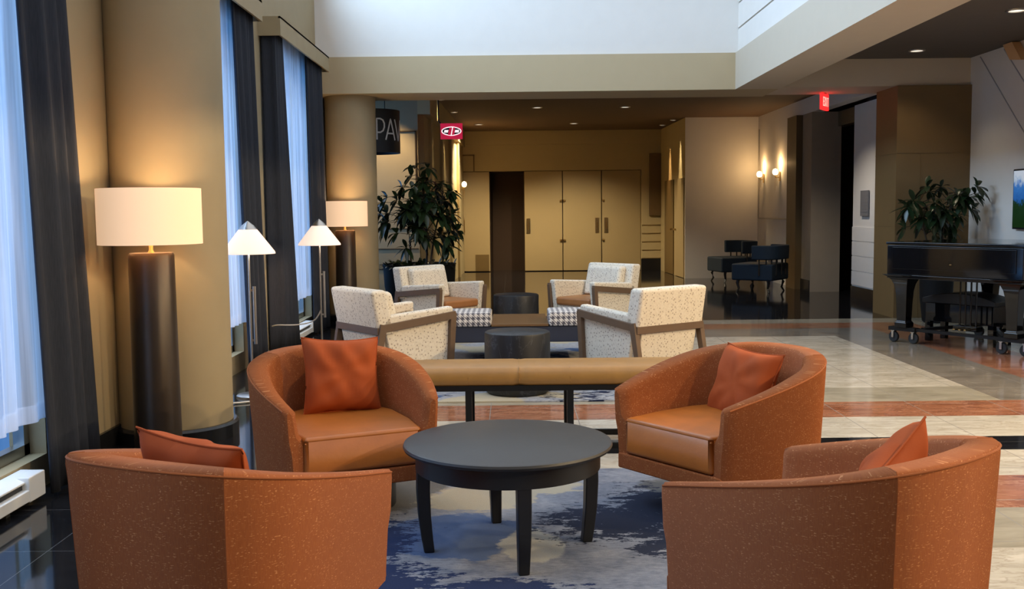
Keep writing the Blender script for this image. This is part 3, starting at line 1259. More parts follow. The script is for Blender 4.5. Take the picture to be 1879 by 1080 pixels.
# ------------------------------------------------------------------ round coffee table
CT = thing('coffee_table', 'round black wooden coffee table in the middle of the four orange chairs', 'table', (-.035, 4.25, .012), math.radians(10))
bm = BM()
lathe(bm, [(0, .435), (.425, .435), (.443, .443), (.447, .452), (.443, .461), (.43, .465), (0, .465)], 96, cap=False)
obj('tabletop', bm, M['black_top'], CT, smooth=True)
bm = BM()
lathe(bm, [(.375, .355), (.395, .355), (.395, .436), (.375, .436)], 96, cap=False)
obj('apron', bm, M['black_wood'], CT, smooth=True)
for k in range(4):
    a = k * PI / 2
    c, s = math.cos(a), math.sin(a)
    T = Vector((-s, c, 0))
    prof = [(.358, .435, .056), (.364, .36, .057), (.366, .27, .056), (.362, .16, .053), (.352, .06, .048), (.344, 0, .045)]
    bm = BM()
    rings = []
    for r, z, wd in prof:
        rings.append([bm.verts.new(Vector((c * (r + dr * wd), s * (r + dr * wd), z)) + T * dt * wd) for dr, dt in ((-.5, -.5), (.5, -.5), (.5, .5), (-.5, .5))])
    for A, B in zip(rings, rings[1:]):
        for i in range(4):
            bm.faces.new((A[i], A[(i + 1) % 4], B[(i + 1) % 4], B[i]))
    bm.faces.new(rings[0])
    bm.faces.new(rings[-1])
    obj('leg', bm, M['black_wood'], CT, bevel=.006)

# ------------------------------------------------------------------ tan bench
BN = thing('bench', 'long tan leather bench on a black metal frame behind the round table', 'bench', (.025, 6.28, 0))
bm = BM()
rows = []
BL_ = 2.36
for (y, z) in ((-.20, .395), (-.215, .41), (-.22, .44), (-.215, .475), (-.20, .497), (-.16, .507), (0, .512), (.16, .507), (.20, .497), (.215, .475), (.22, .44), (.215, .41), (.20, .395)):
    row = []
    for i in range(61):
        x = -BL_ / 2 + BL_ * i / 60
        m = abs((x / .62) - round(x / .62)) * .62
        pin = .006 * math.exp(-(m / .012) ** 2) if abs(x) < BL_ / 2 - .02 else 0
        k = 1 - pin / .11
        row.append(bm.verts.new((x, y * k, .45 + (z - .45) * k)))
    rows.append(row)
for A, B in zip(rows, rows[1:]):
    for i in range(60):
        bm.faces.new((A[i], A[i + 1], B[i + 1], B[i]))
for i in range(60):
    bm.faces.new((rows[-1][i], rows[-1][i + 1], rows[0][i + 1], rows[0][i]))
bm.faces.new([r[0] for r in rows])
bm.faces.new([r[-1] for r in rows])
cu = obj('cushion', bm, M['leather_tan'], BN, smooth=True)
for x in (-.31, .31, 0):
    bm = BM()
    tube(bm, [(x, y, z) for y, z in ((-.214, .41), (-.219, .44), (-.213, .475), (-.19, .50), (0, .508), (.19, .50))], .0025, 6)
    obj('seam', bm, M['leather_tan'], cu, smooth=True)
bm = BM()
box(bm, -1.16, 1.16, -.21, -.17, .362, .395)
box(bm, -1.16, 1.16, .17, .21, .362, .395)
for x in (-1.14, -.31, .31, 1.14):
    box(bm, x - .02, x + .02, -.17, .17, .362, .394)
obj('frame', bm, M['metal_black'], BN)
for x in (-1.12, -.31, .31, 1.12):
    for y in (-.19, .19):
        bm = BM()
        box(bm, x - .02, x + .02, y - .02, y + .02, 0.0, .362)
        obj('leg', bm, M['metal_black'], BN)
for y in (-.19, .19):
    bm = BM()
    box(bm, -1.10, 1.10, y - .012, y + .012, .0, .035)
    obj('foot_rail', bm, M['metal_black'], BN)


# ------------------------------------------------------------------ black stone drum tables
def drum(label, x, y, z):
    bm = BM()
    lathe(bm, [(0, 0), (.235, 0), (.25, .012), (.258, .03), (.262, .06), (.262, .47), (.258, .485), (.245, .492), (0, .495)], 64, cap=False)
    o = obj('drum_table', bm, M['black_stone'], smooth=True, loc=(x, y, z))
    return tag(o, label, 'table', 'black stone drum side tables')


drum('black stone drum table standing just behind the tan bench', .02, 7.98, .012)
drum('black stone drum table farther back between the two rear white armchairs', .02, 11.58, .012)


# ------------------------------------------------------------------ white armchairs
def make_arm(label):
    t = thing('armchair', label, 'chair', group='dotted cream armchairs with wooden frames')
    # arms: upholstered slabs whose top slopes slightly to the back
    for s in (-1, 1):
        bm = BM()
        xs = sorted((s * .36, s * .272))
        pr = [(-.385, .60), (-.385, .655), (.24, .615), (.30, .55), (.24, .50), (-.355, .535)]
        hexa(bm, [(xs[0], y, z) for y, z in pr], [(xs[1], y, z) for y, z in pr])
        obj('arm', bm, M['cream'], t, bevel=.022, seg=4)
        bm = BM()
        xs = sorted((s * .338, s * .272))
        pr = [(-.382, .60), (-.335, .20), (.19, .16), (.26, .52)]
        hexa(bm, [(xs[0], y, z) for y, z in pr], [(xs[1], y, z) for y, z in pr])
        obj('arm_panel', bm, M['cream'], t, bevel=.012)
    bm = BM()
    box(bm, -.272, .272, -.345, .22, .20, .37)
    obj('seat_base', bm, M['cream'], t, bevel=.015)
    bm = BM()
    box(bm, -.268, .268, -.375, .16, .37, .46)
    obj('seat_cushion', bm, M['leather_seat'], t, bevel=.028, seg=4)
    # back slab
    bm = BM()
    pr = [(.17, .46), (.25, .825), (.39, .82), (.325, .46)]
    hexa(bm, [(-.36, y, z) for y, z in pr], [(.36, y, z) for y, z in pr])
    obj('backrest', bm, M['cream'], t, bevel=.03, seg=4)
    bm = BM()
    pr = [(.18, .18), (.19, .47), (.32, .47), (.27, .18)]
    hexa(bm, [(-.30, y, z) for y, z in pr], [(.30, y, z) for y, z in pr])
    obj('lower_back', bm, M['cream'], t, bevel=.012)
    bm = BM()
    pr = [(.055, .46), (.14, .80), (.255, .805), (.18, .46)]
    hexa(bm, [(-.265, y, z) for y, z in pr], [(.265, y, z) for y, z in pr])
    obj('back_cushion', bm, M['cream'], t, bevel=.04, seg=4)
    # wooden frame
    for s in (-1, 1):
        x = s * .355
        bm = BM()
        bar(bm, (x, -.40, .585), (x, .30, .515), .046, .062)
        obj('side_rail', bm, M['wood'], t, bevel=.004)
        bm = BM()
        bar(bm, (x, -.378, .60), (x, -.335, .0), .046, .056, up=(0, 1, 0), w1=.042, t1=.044)
        obj('leg', bm, M['wood'], t, bevel=.004)
        bm = BM()
        bar(bm, (x, .285, .548), (x, .40, .0), .046, .062, up=(0, 1, 0), w1=.042, t1=.044)
        obj('leg', bm, M['wood'], t, bevel=.004)
    bm = BM()
    bar(bm, (-.36, .318, .495), (.36, .318, .495), .04, .06)
    obj('back_rail', bm, M['wood'], t, bevel=.004)
    return t


A0 = make_arm('cream dotted armchair right of the near drum table, its back towards the viewer')
A0.location = (1.06, 8.30, .017)
A0.rotation_euler.z = head(-.57, .82)
dup(A0, (-1.03, 8.42, .017), head(.80, .60), 'cream dotted armchair left of the near drum table, seen from its side and back')
dup(A0, (-.86, 11.43, .017), head(.75, -.66), 'cream dotted armchair at left rear, its open front to the right')
dup(A0, (.93, 11.53, .017), head(-.75, -.66), 'cream dotted armchair at right rear turned towards the viewer')

# ------------------------------------------------------------------ middle bench with houndstooth ends
MB_ = thing('double_bench', 'low navy and wood bench with houndstooth seats, behind the near drum table', 'bench', (.05, 9.9, .012))
bm = BM()
box(bm, -.80, .80, -.46, .46, .21, .36)
obj('base', bm, M['navy'], MB_, bevel=.01)
bm = BM()
box(bm, -.27, .27, -.47, .47, .361, .385)
obj('wooden_top', bm, M['wood_top'], MB_, bevel=.004)
for s in (-1, 1):
    bm = BM()
    xs = sorted((s * .27, s * .82))
    box(bm, xs[0], xs[1], -.48, .0, .361, .495)
    obj('seat_pad', bm, M['hound'], MB_, bevel=.025, seg=4)
    for y in (-.4, .4):
        bm = BM()
        box(bm, s * .7 - .025, s * .7 + .025, y - .025, y + .025, 0, .21)
        obj('leg', bm, M['dark_leg'], MB_)


# ------------------------------------------------------------------ drum floor lamps
def drum_lamp(label, loc):
    t = thing('drum_floor_lamp', label, 'lamp', loc, 0, 'dark pillar lamps with drum shades')
    bm = BM()
    lathe(bm, [(0, 0), (.145, 0), (.145, .015), (.135, .02), (.128, 1.22), (.120, 1.235), (0, 1.235)], 48, cap=False)
    obj('base', bm, M['lamp_base'], t, smooth=True)
    bm = BM()
    lathe(bm, [(0, 1.235), (.02, 1.235), (.012, 1.25), (.012, 1.31), (.022, 1.315), (.022, 1.34), (0, 1.345)], 16, cap=False)
    obj('neck', bm, M['brass'], t, smooth=True)
    bm = BM()
    lathe(bm, [(.285, 1.285), (.29, 1.285), (.29, 1.605), (.285, 1.605), (.285, 1.285)], 64, cap=False)
    sh = obj('shade', bm, M['shade'], t, smooth=True)
    bm = BM()
    for k in range(3):
        a = k * 2 * PI / 3
        tube(bm, [(.012 * math.cos(a), .012 * math.sin(a), 1.30), (.286 * math.cos(a), .286 * math.sin(a), 1.30)], .003, 6)
    obj('spider', bm, M['brass'], sh)
    bm = BM()
    lathe(bm, [(0, 1.38), (.02, 1.39), (.032, 1.43), (.02, 1.47), (0, 1.475)], 16, cap=False)
    obj('bulb', bm, M['bulb'], t, smooth=True)
    l = lamp('lamp_light', 'POINT', (loc[0], loc[1], 1.52), 11, (1, .72, .42), shadow_soft_size=.04)
    return t


M['lamp_base'] = plain('dark_bronze_leather', srgb(60, 48, 36), .35, .35, .5, var=.2, scale=5)
drum_lamp('large drum shade floor lamp in front of the near column', (-2.105, 5.85, 0))
drum_lamp('drum shade floor lamp in front of the far column', (-2.16, 12.95, 0))


def cone_lamp(label, loc, rz):
    t = thing('cone_floor_lamp', label, 'lamp', loc, rz, 'slim floor lamps with white cone shades')
    bm = BM()
    lathe(bm, [(0, 0), (.13, 0), (.13, .012), (.12, .02), (0, .022)], 40, cap=False)
    obj('base', bm, M['nickel'], t, smooth=True)
    bm = BM()
    tube(bm, [(0, 0, .02), (0, 0, 1.30)], .009, 12)
    obj('pole', bm, M['nickel'], t, smooth=True)
    bm = BM()
    tube(bm, [(.035, 0, .42), (.035, 0, .88)], .013, 12)
    sl = obj('dimmer_sleeve', bm, M['nickel'], t, smooth=True)
    for z in (.45, .85):
        bm = BM()
        box(bm, 0, .035, -.006, .006, z - .008, z + .008)
        obj('clip', bm, M['nickel'], sl)
    bm = BM()
    lathe(bm, [(.208, 1.14), (.206, 1.155), (.07, 1.335), (.066, 1.335), (.2, 1.155), (.204, 1.14), (.208, 1.14)], 48, cap=False)
    obj('shade', bm, M['cone'], t, smooth=True)
    bm = BM()
    lathe(bm, [(.073, 1.332), (.05, 1.362), (.008, 1.395), (0, 1.40)], 32, cap=False)
    obj('cap', bm, M['nickel'], t, smooth=True)
    bm = BM()
    lathe(bm, [(0, 1.18), (.025, 1.19), (.03, 1.22), (.02, 1.27), (0, 1.28)], 16, (.0, .0, 0), cap=False)
    obj('bulb', bm, M['bulb'], t, smooth=True)
    lamp('cone_lamp_light', 'POINT', (loc[0] + .06, loc[1] - .06, 1.16), 9, (1, .82, .62), shadow_soft_size=.03)
    return t


cone_lamp('slim cone shade floor lamp just right of the near column', (-2.10, 7.98, 0), .3)
cone_lamp('slim cone shade floor lamp farther back before the far window', (-1.925, 10.0, 0), .3)

# cords on the floor by the lamps
for nm, pts, lab in (('lamp_cord', [(-2.50, 10.338, .30), (-2.42, 10.251, .32), (-2.2, 10.175, .33), (-2.02, 10.099, .38), (-1.93, 10.044, .5)], 'white lamp cord hanging between the far cone lamp and the window wall'),
                     ('lamp_cord', [(-2.40, 10.556, .02), (-2.2, 10.338, .012), (-2.0, 10.393, .012), (-1.95, 10.229, .012), (-2.15, 10.175, .012), (-2.25, 10.338, .012), (-2.05, 10.501, .012)], 'loose white cord coiled on the floor below the far cone lamp'),
                     ('lamp_cord', [(-2.42, 7.509, .03), (-2.2, 7.618, .012), (-2.0, 7.726, .012), (-1.85, 7.944, .012)], 'white cord on the dark floor behind the left rear orange chair')):
    bm = BM()
    P = [Vector(p) for p in pts]
    sm = []
    for i in range(len(P) - 1):
        p0, p1, p2, p3 = P[max(0, i - 1)], P[i], P[i + 1], P[min(len(P) - 1, i + 2)]
        for k in range(8):
            u = k / 8
            sm.append(.5 * ((2 * p1) + (p2 - p0) * u + (2 * p0 - 5 * p1 + 4 * p2 - p3) * u * u + (-p0 + 3 * p1 - 3 * p2 + p3) * u ** 3))
    sm.append(P[-1])
    tube(bm, sm, .007, 6)
    tag(obj(nm, bm, M['cord'], smooth=True), lab, 'cord')


# ------------------------------------------------------------------ plants
def leaf_mesh(bm, base, d, up, L, W, droop):
    """a pointed oval leaf of 4 cross rows"""
    d = d.normalized()
    s = d.cross(up)
    if s.length < .01:
        s = d.cross(Vector((1, 0, 0)))
    s.normalize()
    n = s.cross(d)
    prev = None
    for k in range(6):
        t = k / 5
        wv = W * (math.sin(PI * min(1, t * .92 + .04)) ** .8) * .5
        if k == 5:
            wv = .001
        p = base + d * L * t + n * (-.25 * L * t * t * 0) + Vector((0, 0, -droop * L * t * t))
        row = [bm.verts.new(p - s * wv + n * wv * .25), bm.verts.new(p), bm.verts.new(p + s * wv + n * wv * .25)]
        if prev:
            for i in range(2):
                f = bm.faces.new((prev[i], prev[i + 1], row[i + 1], row[i]))
                f.smooth = True
        prev = row


def cluster(bm, tip, out, rs, L, n=7):
    """a hand of drooping leaflets at the end of a stalk"""
    out = out.normalized()
    a0 = rs.uniform(0, 6)
    side = out.cross(Vector((0, 0, 1)))
    if side.length < .05:
        side = Vector((1, 0, 0))
    side.normalize()
    up = side.cross(out).normalized()
    for k in range(n):
        a = a0 + 2 * PI * k / n
        d = (side * math.cos(a) + up * math.sin(a)) * .9 + out * .45 + Vector((0, 0, -.35))
        leaf_mesh(bm, tip, d, Vector((0, 0, 1)) + out * .2, L * rs.uniform(.8, 1.15), L * .36, rs.uniform(.15, .45))


def tree(name, label, loc, pot_r, pot_h, stems, clusters, leafL, group=None, low=True, seed=3):
    rs = random.Random(seed)
    t = thing(name, label, 'plant', loc)
    bm = BM()
    lathe(bm, [(0, 0), (pot_r * .72, 0), (pot_r * .80, .02), (pot_r * .97, pot_h * .55), (pot_r, pot_h - .04), (pot_r * 1.02, pot_h), (pot_r * .94, pot_h), (pot_r * .92, pot_h - .05)], 48, cap=False)
    po = obj('pot', bm, M['pot_black'], t, smooth=True)
    bm = BM()
    lathe(bm, [(0, pot_h - .045), (pot_r * .93, pot_h - .05)], 32, cap=False)
    obj('soil', bm, M['soil'], po)
    bm = BM()
    for st in stems:
        tube(bm, [(x, y, z) for x, y, z in st], .016, 8, .008)
    bl = BM()
    for (x, y, z), tipv in clusters:
        tip = Vector(tipv)
        b = Vector((x, y, z))
        m = (b + tip) / 2 + Vector((0, 0, .05))
        tube(bm, [b, m, tip], .006, 5, .003)
        cluster(bl, tip, tip - b, rs, leafL * rs.uniform(.85, 1.15))
    obj('trunk', bm, M['bark'], t, smooth=True)
    obj('foliage', bl, M['leaf'], t)
    if low:
        bl = BM()
        for k in range(210):
            r = pot_r * 1.0 * math.sqrt(rs.random())
            a = rs.uniform(0, 2 * PI)
            p = Vector((r * math.cos(a), r * math.sin(a), pot_h - .05))
            d = Vector((math.cos(a) * rs.uniform(.2, 1), math.sin(a) * rs.uniform(.2, 1), rs.uniform(.2, 1.1)))
            leaf_mesh(bl, p, d, Vector((0, 0, 1)), rs.uniform(.10, .22), rs.uniform(.04, .07), rs.uniform(.2, .8))
        obj('groundcover', bl, M['leaf_low'], t)
    return t


rs = random.Random(21)
stems = [[(-.12, .0, .7), (-.13, .02, 1.0), (-.16, 0, 1.35), (-.10, 0, 1.7)], [(.10, .05, .7), (.12, .03, 1.1), (.10, 0, 1.5), (.04, 0, 1.95)], [(.16, -.06, .7), (.22, -.03, 1.1), (.30, 0, 1.45), (.36, 0, 1.75)]]
cl = []
for k in range(62):
    st = stems[rs.choice((0, 0, 1, 1, 2, 1, 2))]
    q = rs.uniform(.25, 1.0)
    i = min(int(q * 3), 2)
    f = q * 3 - i
    b = Vector(st[i]).lerp(Vector(st[i + 1]), f)
    a = rs.uniform(0, 2 * PI)
    z = b.z + rs.uniform(.0, .22)
    wmax = .50 if 1.15 < z < 1.8 else .36
    r = rs.uniform(.12, wmax) * (1.0 if z < 1.85 else .5)
    cl.append((tuple(b), (b.x * .6 + r * math.cos(a), b.y + r * math.sin(a) * .8, min(z, 2.08))))
cl += [((-.14, 0, 1.5), (-.52, -.05, 1.60)), ((-.14, 0, 1.3), (-.45, -.1, 1.32)), ((.3, 0, 1.5), (.48, -.1, 1.75)), ((.3, 0, 1.3), (.44, -.1, 1.12)), ((.2, 0, 1.2), (.40, -.05, .98)), ((0.04, 0, 1.9), (-.02, 0, 2.12))]
tree('potted_tree', 'tall potted umbrella tree in a dark pot beside the far column', (-1.36, 14.5, 0), .52, .72, stems, cl, .21, seed=5)
rs = random.Random(33)
stems = [[(0, 0, .5), (-.1, 0, .9), (-.18, 0, 1.2), (-.25, 0, 1.5)], [(.02, 0, .5), (.05, 0, 1.0), (.1, 0, 1.3), (.2, 0, 1.6)]]
cl = []
for k in range(34):
    st = stems[rs.choice((0, 1))]
    q = rs.uniform(.55, 1.0)
    i = min(int(q * 3), 2)
    b = Vector(st[i]).lerp(Vector(st[i + 1]), q * 3 - i)
    a = rs.uniform(0, 2 * PI)
    cl.append((tuple(b), (b.x + rs.uniform(.1, .38) * math.cos(a), b.y + .26 * math.sin(a), min(1.78, b.z + rs.uniform(-.05, .25)))))
tree('potted_tree', 'leafy umbrella plant standing behind the black piano', (5.32, 12.68, 0), .20, .55, stems, cl, .19, low=False, seed=9)


# ------------------------------------------------------------------ grand piano
PN = thing('grand_piano', 'black lacquered grand piano on casters at the right edge', 'piano', (4.02, 10.83, 0), math.atan2(-.83, .56))
# local: x along the keyboard from bass to treble, y into the body
def rim_outline(off=0.0):
    p = [(0, -.02), (1.5, -.02), (1.5, .50)]
    for k in range(1, 13):
        t = k / 12
        p.append((1.5 - .62 * (t * t * (3 - 2 * t)), .50 + .62 * t))
    for k in range(1, 9):
        a = k / 9 * PI / 2
        p.append((.44 + .44 * math.cos(a), 1.12 + .30 * math.sin(a)))
    p += [(.44, 1.42), (.2, 1.42)]
    for k in range(1, 6):
        a = k / 5 * PI / 2
        p.append((.2 - .2 * math.sin(a), 1.22 + .20 * math.cos(a)))
    return p


bm = BM()
prism(bm, rim_outline(), .74, 1.05)
obj('case', bm, M['piano'], PN, bevel=.008)
bm = BM()
prism(bm, [(x * 1.012 - .009, y * 1.01 - .012) for x, y in rim_outline()], 1.055, 1.085)
obj('lid', bm, M['piano'], PN, bevel=.008)
bm = BM()
box(bm, .07, 1.43, -.028, -.02, .80, 1.03)
fb = obj('fallboard', bm, M['piano'], PN, bevel=.003)
bm = BM()
lathe(bm, [(0, 0), (.012, 0), (.012, .01), (0, .012)], 12, (.75, -.032, .86))
obj('lock', bm, M['brass'], fb)
bm = BM()
box(bm, .01, 1.49, -.03, .3, .70, .74)
obj('key_bed', bm, M['piano'], PN, bevel=.006)
for lx, ly in ((.14, .10), (1.36, .10), (.44, 1.22)):
    bm = BM()
    pr = [(.17, .74), (.13, .715), (.10, .68), (.08, .63), (.068, .56), (.06, .42), (.055, .24), (.07, .22), (.07, .17)]
    rings = [[bm.verts.new((lx + a * r, ly + b * r, z)) for a, b in ((-1, -1), (1, -1), (1, 1), (-1, 1))] for r, z in pr]
    for A, B in zip(rings, rings[1:]):
        for i in range(4):
            bm.faces.new((A[i], A[(i + 1) % 4], B[(i + 1) % 4], B[i]))
    bm.faces.new(rings[0])
    bm.faces.new(rings[-1])
    lg = obj('leg', bm, M['piano'], PN, bevel=.006)
    bm = BM()
    box(bm, lx - .16, lx + .16, ly - .045, ly + .045, .13, .17)
    obj('dolly_shoe', bm, M['metal_black'], lg)
    for s in (-.12, .12):
        bm = BM()
        R = Matrix.Translation((lx + s, ly, .058)) @ Matrix.Rotation(PI / 2, 4, 'X')
        lathe(bm, [(.02, -.016), (.052, -.018), (.058, -.010), (.058, .010), (.052, .018), (.02, .016)], 24, cap=True)
        for v in bm.verts:
            v.co = R @ v.co
        obj('caster_wheel', bm, M['rubber'], lg)
        bm = BM()
        box(bm, lx + s - .012, lx + s + .012, ly - .03, ly - .022, .05, .125)
        box(bm, lx + s - .012, lx + s + .012, ly + .022, ly + .03, .05, .125)
        box(bm, lx + s - .02, lx + s + .02, ly - .03, ly + .03, .12, .13)
        obj('caster_fork', bm, M['chrome'], lg)
bm = BM()
for x in (.66, .72, .78, .84):
    tube(bm, [(x, .30, .74), (x, .30, .21)], .010, 8)
box(bm, .62, .88, .24, .36, .17, .22)
obj('pedal_lyre', bm, M['piano'], PN, bevel=.003)
for x in (.69, .75, .81):
    bm = BM()
    box(bm, x - .012, x + .012, .15, .26, .185, .197)
    obj('pedal', bm, M['brass'], PN)
bm = BM()
bar(bm, (.14, .10, .15), (1.36, .10, .15), .05, .03)
bar(bm, (.30, .20, .15), (.44, 1.22, .15), .05, .03)
bar(bm, (1.20, .20, .15), (.44, 1.22, .15), .05, .03)
obj('dolly_frame', bm, M['metal_black'], PN)

# piano bench tucked under
PB = thing('piano_bench', 'black upholstered piano bench tucked under the grand piano', 'bench', (4.84, 10.72, 0), math.atan2(-.83, .56))
bm = BM()
rows = []
for y in (-.19, .19):
    rows.append([bm.verts.new((x, y, .47 + .07 * (1 - (x / .42) ** 2))) for x in [-.42 + .84 * k / 16 for k in range(17)]])
low = [[bm.verts.new((v.co.x, v.co.y, .42)) for v in r] for r in rows]
for k in range(16):
    bm.faces.new((rows[0][k], rows[0][k + 1], rows[1][k + 1], rows[1][k]))
    bm.faces.new((low[0][k], low[0][k + 1], low[1][k + 1], low[1][k]))
    for i in (0, 1):
        bm.faces.new((rows[i][k], rows[i][k + 1], low[i][k + 1], low[i][k]))
for k in (0, 16):
    bm.faces.new((rows[0][k], rows[1][k], low[1][k], low[0][k]))
obj('seat', bm, M['black_wood'], PB, bevel=.01)
bm = BM()
box(bm, -.39, .39, -.17, .17, .22, .419)
obj('storage_box', bm, M['piano'], PB, bevel=.005)
for sx in (-1, 1):
    for sy in (-1, 1):
        bm = BM()
        box(bm, sx * .36 - .03, sx * .36 + .03, sy * .14 - .03, sy * .14 + .03, 0, .22)
        obj('leg', bm, M['piano'], PB)

# ------------------------------------------------------------------ TV on the right wall
TV = thing('wall_screen', 'lit television screen on the right wall above the piano', 'television', (5.945, 11.36, 1.53), 0)
bm = BM()
box(bm, -.05, 0, -.60, .60, -.35, .35)
obj('bezel', bm, M['sign_black'], TV, bevel=.006)
bm = BM()
box(bm, -.054, -.05, -.58, .58, -.33, .33)
obj('display', bm, M['screen'], TV)

# plaque
bm = BM()
box(bm, 5.515, 5.538, 15.76, 16.10, 1.32, 1.72)
for k in range(6):
    box(bm, 5.512, 5.516, 15.80, 16.06, 1.38 + k * .05, 1.395 + k * .05)
tag(obj('wall_plaque', bm, M['plaque']), 'grey rectangular plaque on the white panel left of the bronze pillar', 'plaque')


# ------------------------------------------------------------------ dark upholstered chairs at the back wall
def dark_chair(label, loc, rz):
    t = thing('side_chair', label, 'chair', loc, rz, 'dark teal chairs by the back wall')
    bm = BM()
    box(bm, -.38, .38, -.42, .33, .21, .50)
    obj('seat', bm, M['teal'], t, bevel=.03)
    bm = BM()
    n = 16
    rows = []
    for k in range(n + 1):
        a = PI * k / n
        e = 2 / 3.2
        ca, sa = math.copysign(abs(math.cos(a)) ** e, math.cos(a)), abs(math.sin(a)) ** e
        x, y = .45 * ca, -.02 + .42 * sa
        rows.append([bm.verts.new((x, y, .575)), bm.verts.new((x * 1.02, y * 1.02, .82)), bm.verts.new((x * .82, y * .80, .82)), bm.verts.new((x * .82, y * .80, .575))])
    for A, B in zip(rows, rows[1:]):
        for i in range(4):
            bm.faces.new((A[i], A[(i + 1) % 4], B[(i + 1) % 4], B[i]))
    bm.faces.new(rows[0])
    bm.faces.new(rows[-1])
    obj('backrest', bm, M['teal'], t, bevel=.02)
    for k in range(9):
        a = PI * (k + .5) / 9
        e = 2 / 3.2
        bm = BM()
        x, y = .40 * math.copysign(abs(math.cos(a)) ** e, math.cos(a)), -.02 + .37 * abs(math.sin(a)) ** e
        tube(bm, [(x, y, .30), (x, y, .60)], .013, 8)
        obj('spindle', bm, M['dark_leg'], t, smooth=True)
    for sx in (-1, 1):
        for sy in (-1, 1):
            bm = BM()
            x, y = sx * .31, -.04 + sy * .27
            o = Vector((sx * .03, sy * .03, 0))
            tube(bm, [Vector((x, y, .22)), Vector((x, y, .17)) + o * .7, Vector((x, y, .07)) - o * .1, Vector((x, y, 0)) + o], .032, 8, .016)
            obj('leg', bm, M['dark_leg'], t, smooth=True)
    return t


dark_chair('dark teal chair nearest the white back wall, facing left', (4.42, 20.25, 0), head(-1, -.2))
dark_chair('dark teal chair nearer the viewer, in front of the sconce wall', (4.38, 17.75, 0), head(-.80, .60))

# ------------------------------------------------------------------ wall sconces
def sconce(label, loc, nx, ny, power=8):
    t = thing('wall_sconce', label, 'sconce', loc, math.atan2(ny, nx), 'glass and brass wall sconces')
    bm = BM()
    box(bm, 0, .015, -.04, .04, -.12, .06)
    obj('back_plate', bm, M['brass'], t)
    bm = BM()
    tube(bm, [(.01, 0, -.05), (.08, 0, -.05), (.09, 0, 0)], .01, 8)
    tube(bm, [(.09, 0, .0), (.09, 0, -.30)], .007, 8, .002)
    tube(bm, [(.06, .03, .0), (.06, .03, -.22)], .005, 8, .002)
    tube(bm, [(.06, -.03, .0), (.06, -.03, -.22)], .005, 8, .002)
    obj('stem', bm, M['brass'], t, smooth=True)
    bm = BM()
    lathe(bm, [(0, -.005), (.035, .0), (.055, .04), (.055, .07), (.04, .105), (.0, .12)], 24, (.09, 0, 0), cap=False)
    obj('glass_globe', bm, M['globe'], t, smooth=True)
    n = Vector((nx, ny, 0))
    lamp('sconce_light', 'POINT', Vector(loc) + n * .10 + Vector((0, 0, .22)), power, (1, .62, .28), shadow_soft_size=.05)


M['globe'] = emit('lit_globe', (1, .74, .36), 7)
sconce('wall sconce nearer the white back wall, left of the pair', (5.14, 20.8, 2.1), -1, 0)
sconce('wall sconce nearer the slim bronze pillar, right of the pair', (5.14, 19.54, 2.1), -1, 0)
sconce('wall sconce on the tan corridor wall beside the potted tree', (-1.16, 22.2, 2.0), 1, 0, 10)

# ------------------------------------------------------------------ signs
# cylinder sign with PAV lettering
PS = thing('drum_sign', 'round black hanging sign with white letters PAV beside the far column', 'sign', (-2.02, 14.55, 2.30))
bm = BM()
RS = .41
lathe(bm, [(RS - .012, 0), (RS, 0), (RS, .60), (RS - .012, .60), (RS - .012, 0)], 64, cap=False)
obj('drum', bm, M['sign_black'], PS, smooth=True)
bm = BM()
lathe(bm, [(0, .595), (RS - .01, .595)], 48, cap=False)
obj('top_disc', bm, M['sign_black'], PS)
for sx in (-.2, .2):
    bm = BM()
    tube(bm, [(sx, 0, .59), (sx, 0, 1.07)], .006, 8)
    obj('hanger', bm, M['metal_black'], PS)


def stroke(bm, pts, wd=.021):
    """a flat stroke wrapped on the drum; pts in (arc length, height)"""
    def on(s, z, r):
        a = -PI / 2 + s / RS
        return Vector((r * math.cos(a), r * math.sin(a), z))
    dense = []
    for (a, b), (c, d) in zip(pts, pts[1:]):
        m = max(1, int(math.hypot(c - a, d - b) / .02))
        dense += [(a + (c - a) * i / m, b + (d - b) * i / m) for i in range(m)]
    dense.append(pts[-1])
    prev = None
    for i, (s, z) in enumerate(dense):
        j = min(i + 1, len(dense) - 1)
        k = max(i - 1, 0)
        dx, dz = dense[j][0] - dense[k][0], dense[j][1] - dense[k][1]
        L = math.hypot(dx, dz) or 1
        ox, oz = -dz / L * wd / 2, dx / L * wd / 2
        row = [bm.verts.new(on(s + ox, z + oz, RS + .001)), bm.verts.new(on(s + ox, z + oz, RS + .006)), bm.verts.new(on(s - ox, z - oz, RS + .006)), bm.verts.new(on(s - ox, z - oz, RS + .001))]
        if prev:
            for q in range(4):
                bm.faces.new((prev[q], prev[(q + 1) % 4], row[(q + 1) % 4], row[q]))
        prev = row


S0 = .135
bm = BM()
stroke(bm, [(S0, .17), (S0, .46), (S0 + .05, .46), (S0 + .09, .44), (S0 + .11, .395), (S0 + .11, .345), (S0 + .09, .295), (S0 + .05, .27), (S0, .27)])
obj('letter_p', bm, M['sign_grey'], PS)
bm = BM()
stroke(bm, [(S0 + .13, .17), (S0 + .215, .46), (S0 + .30, .17)])
stroke(bm, [(S0 + .165, .26), (S0 + .265, .26)])
obj('letter_a', bm, M['sign_grey'], PS)
bm = BM()
stroke(bm, [(S0 + .30, .46), (S0 + .39, .17), (S0 + .48, .46)])
obj('letter_v', bm, M['sign_grey'], PS)

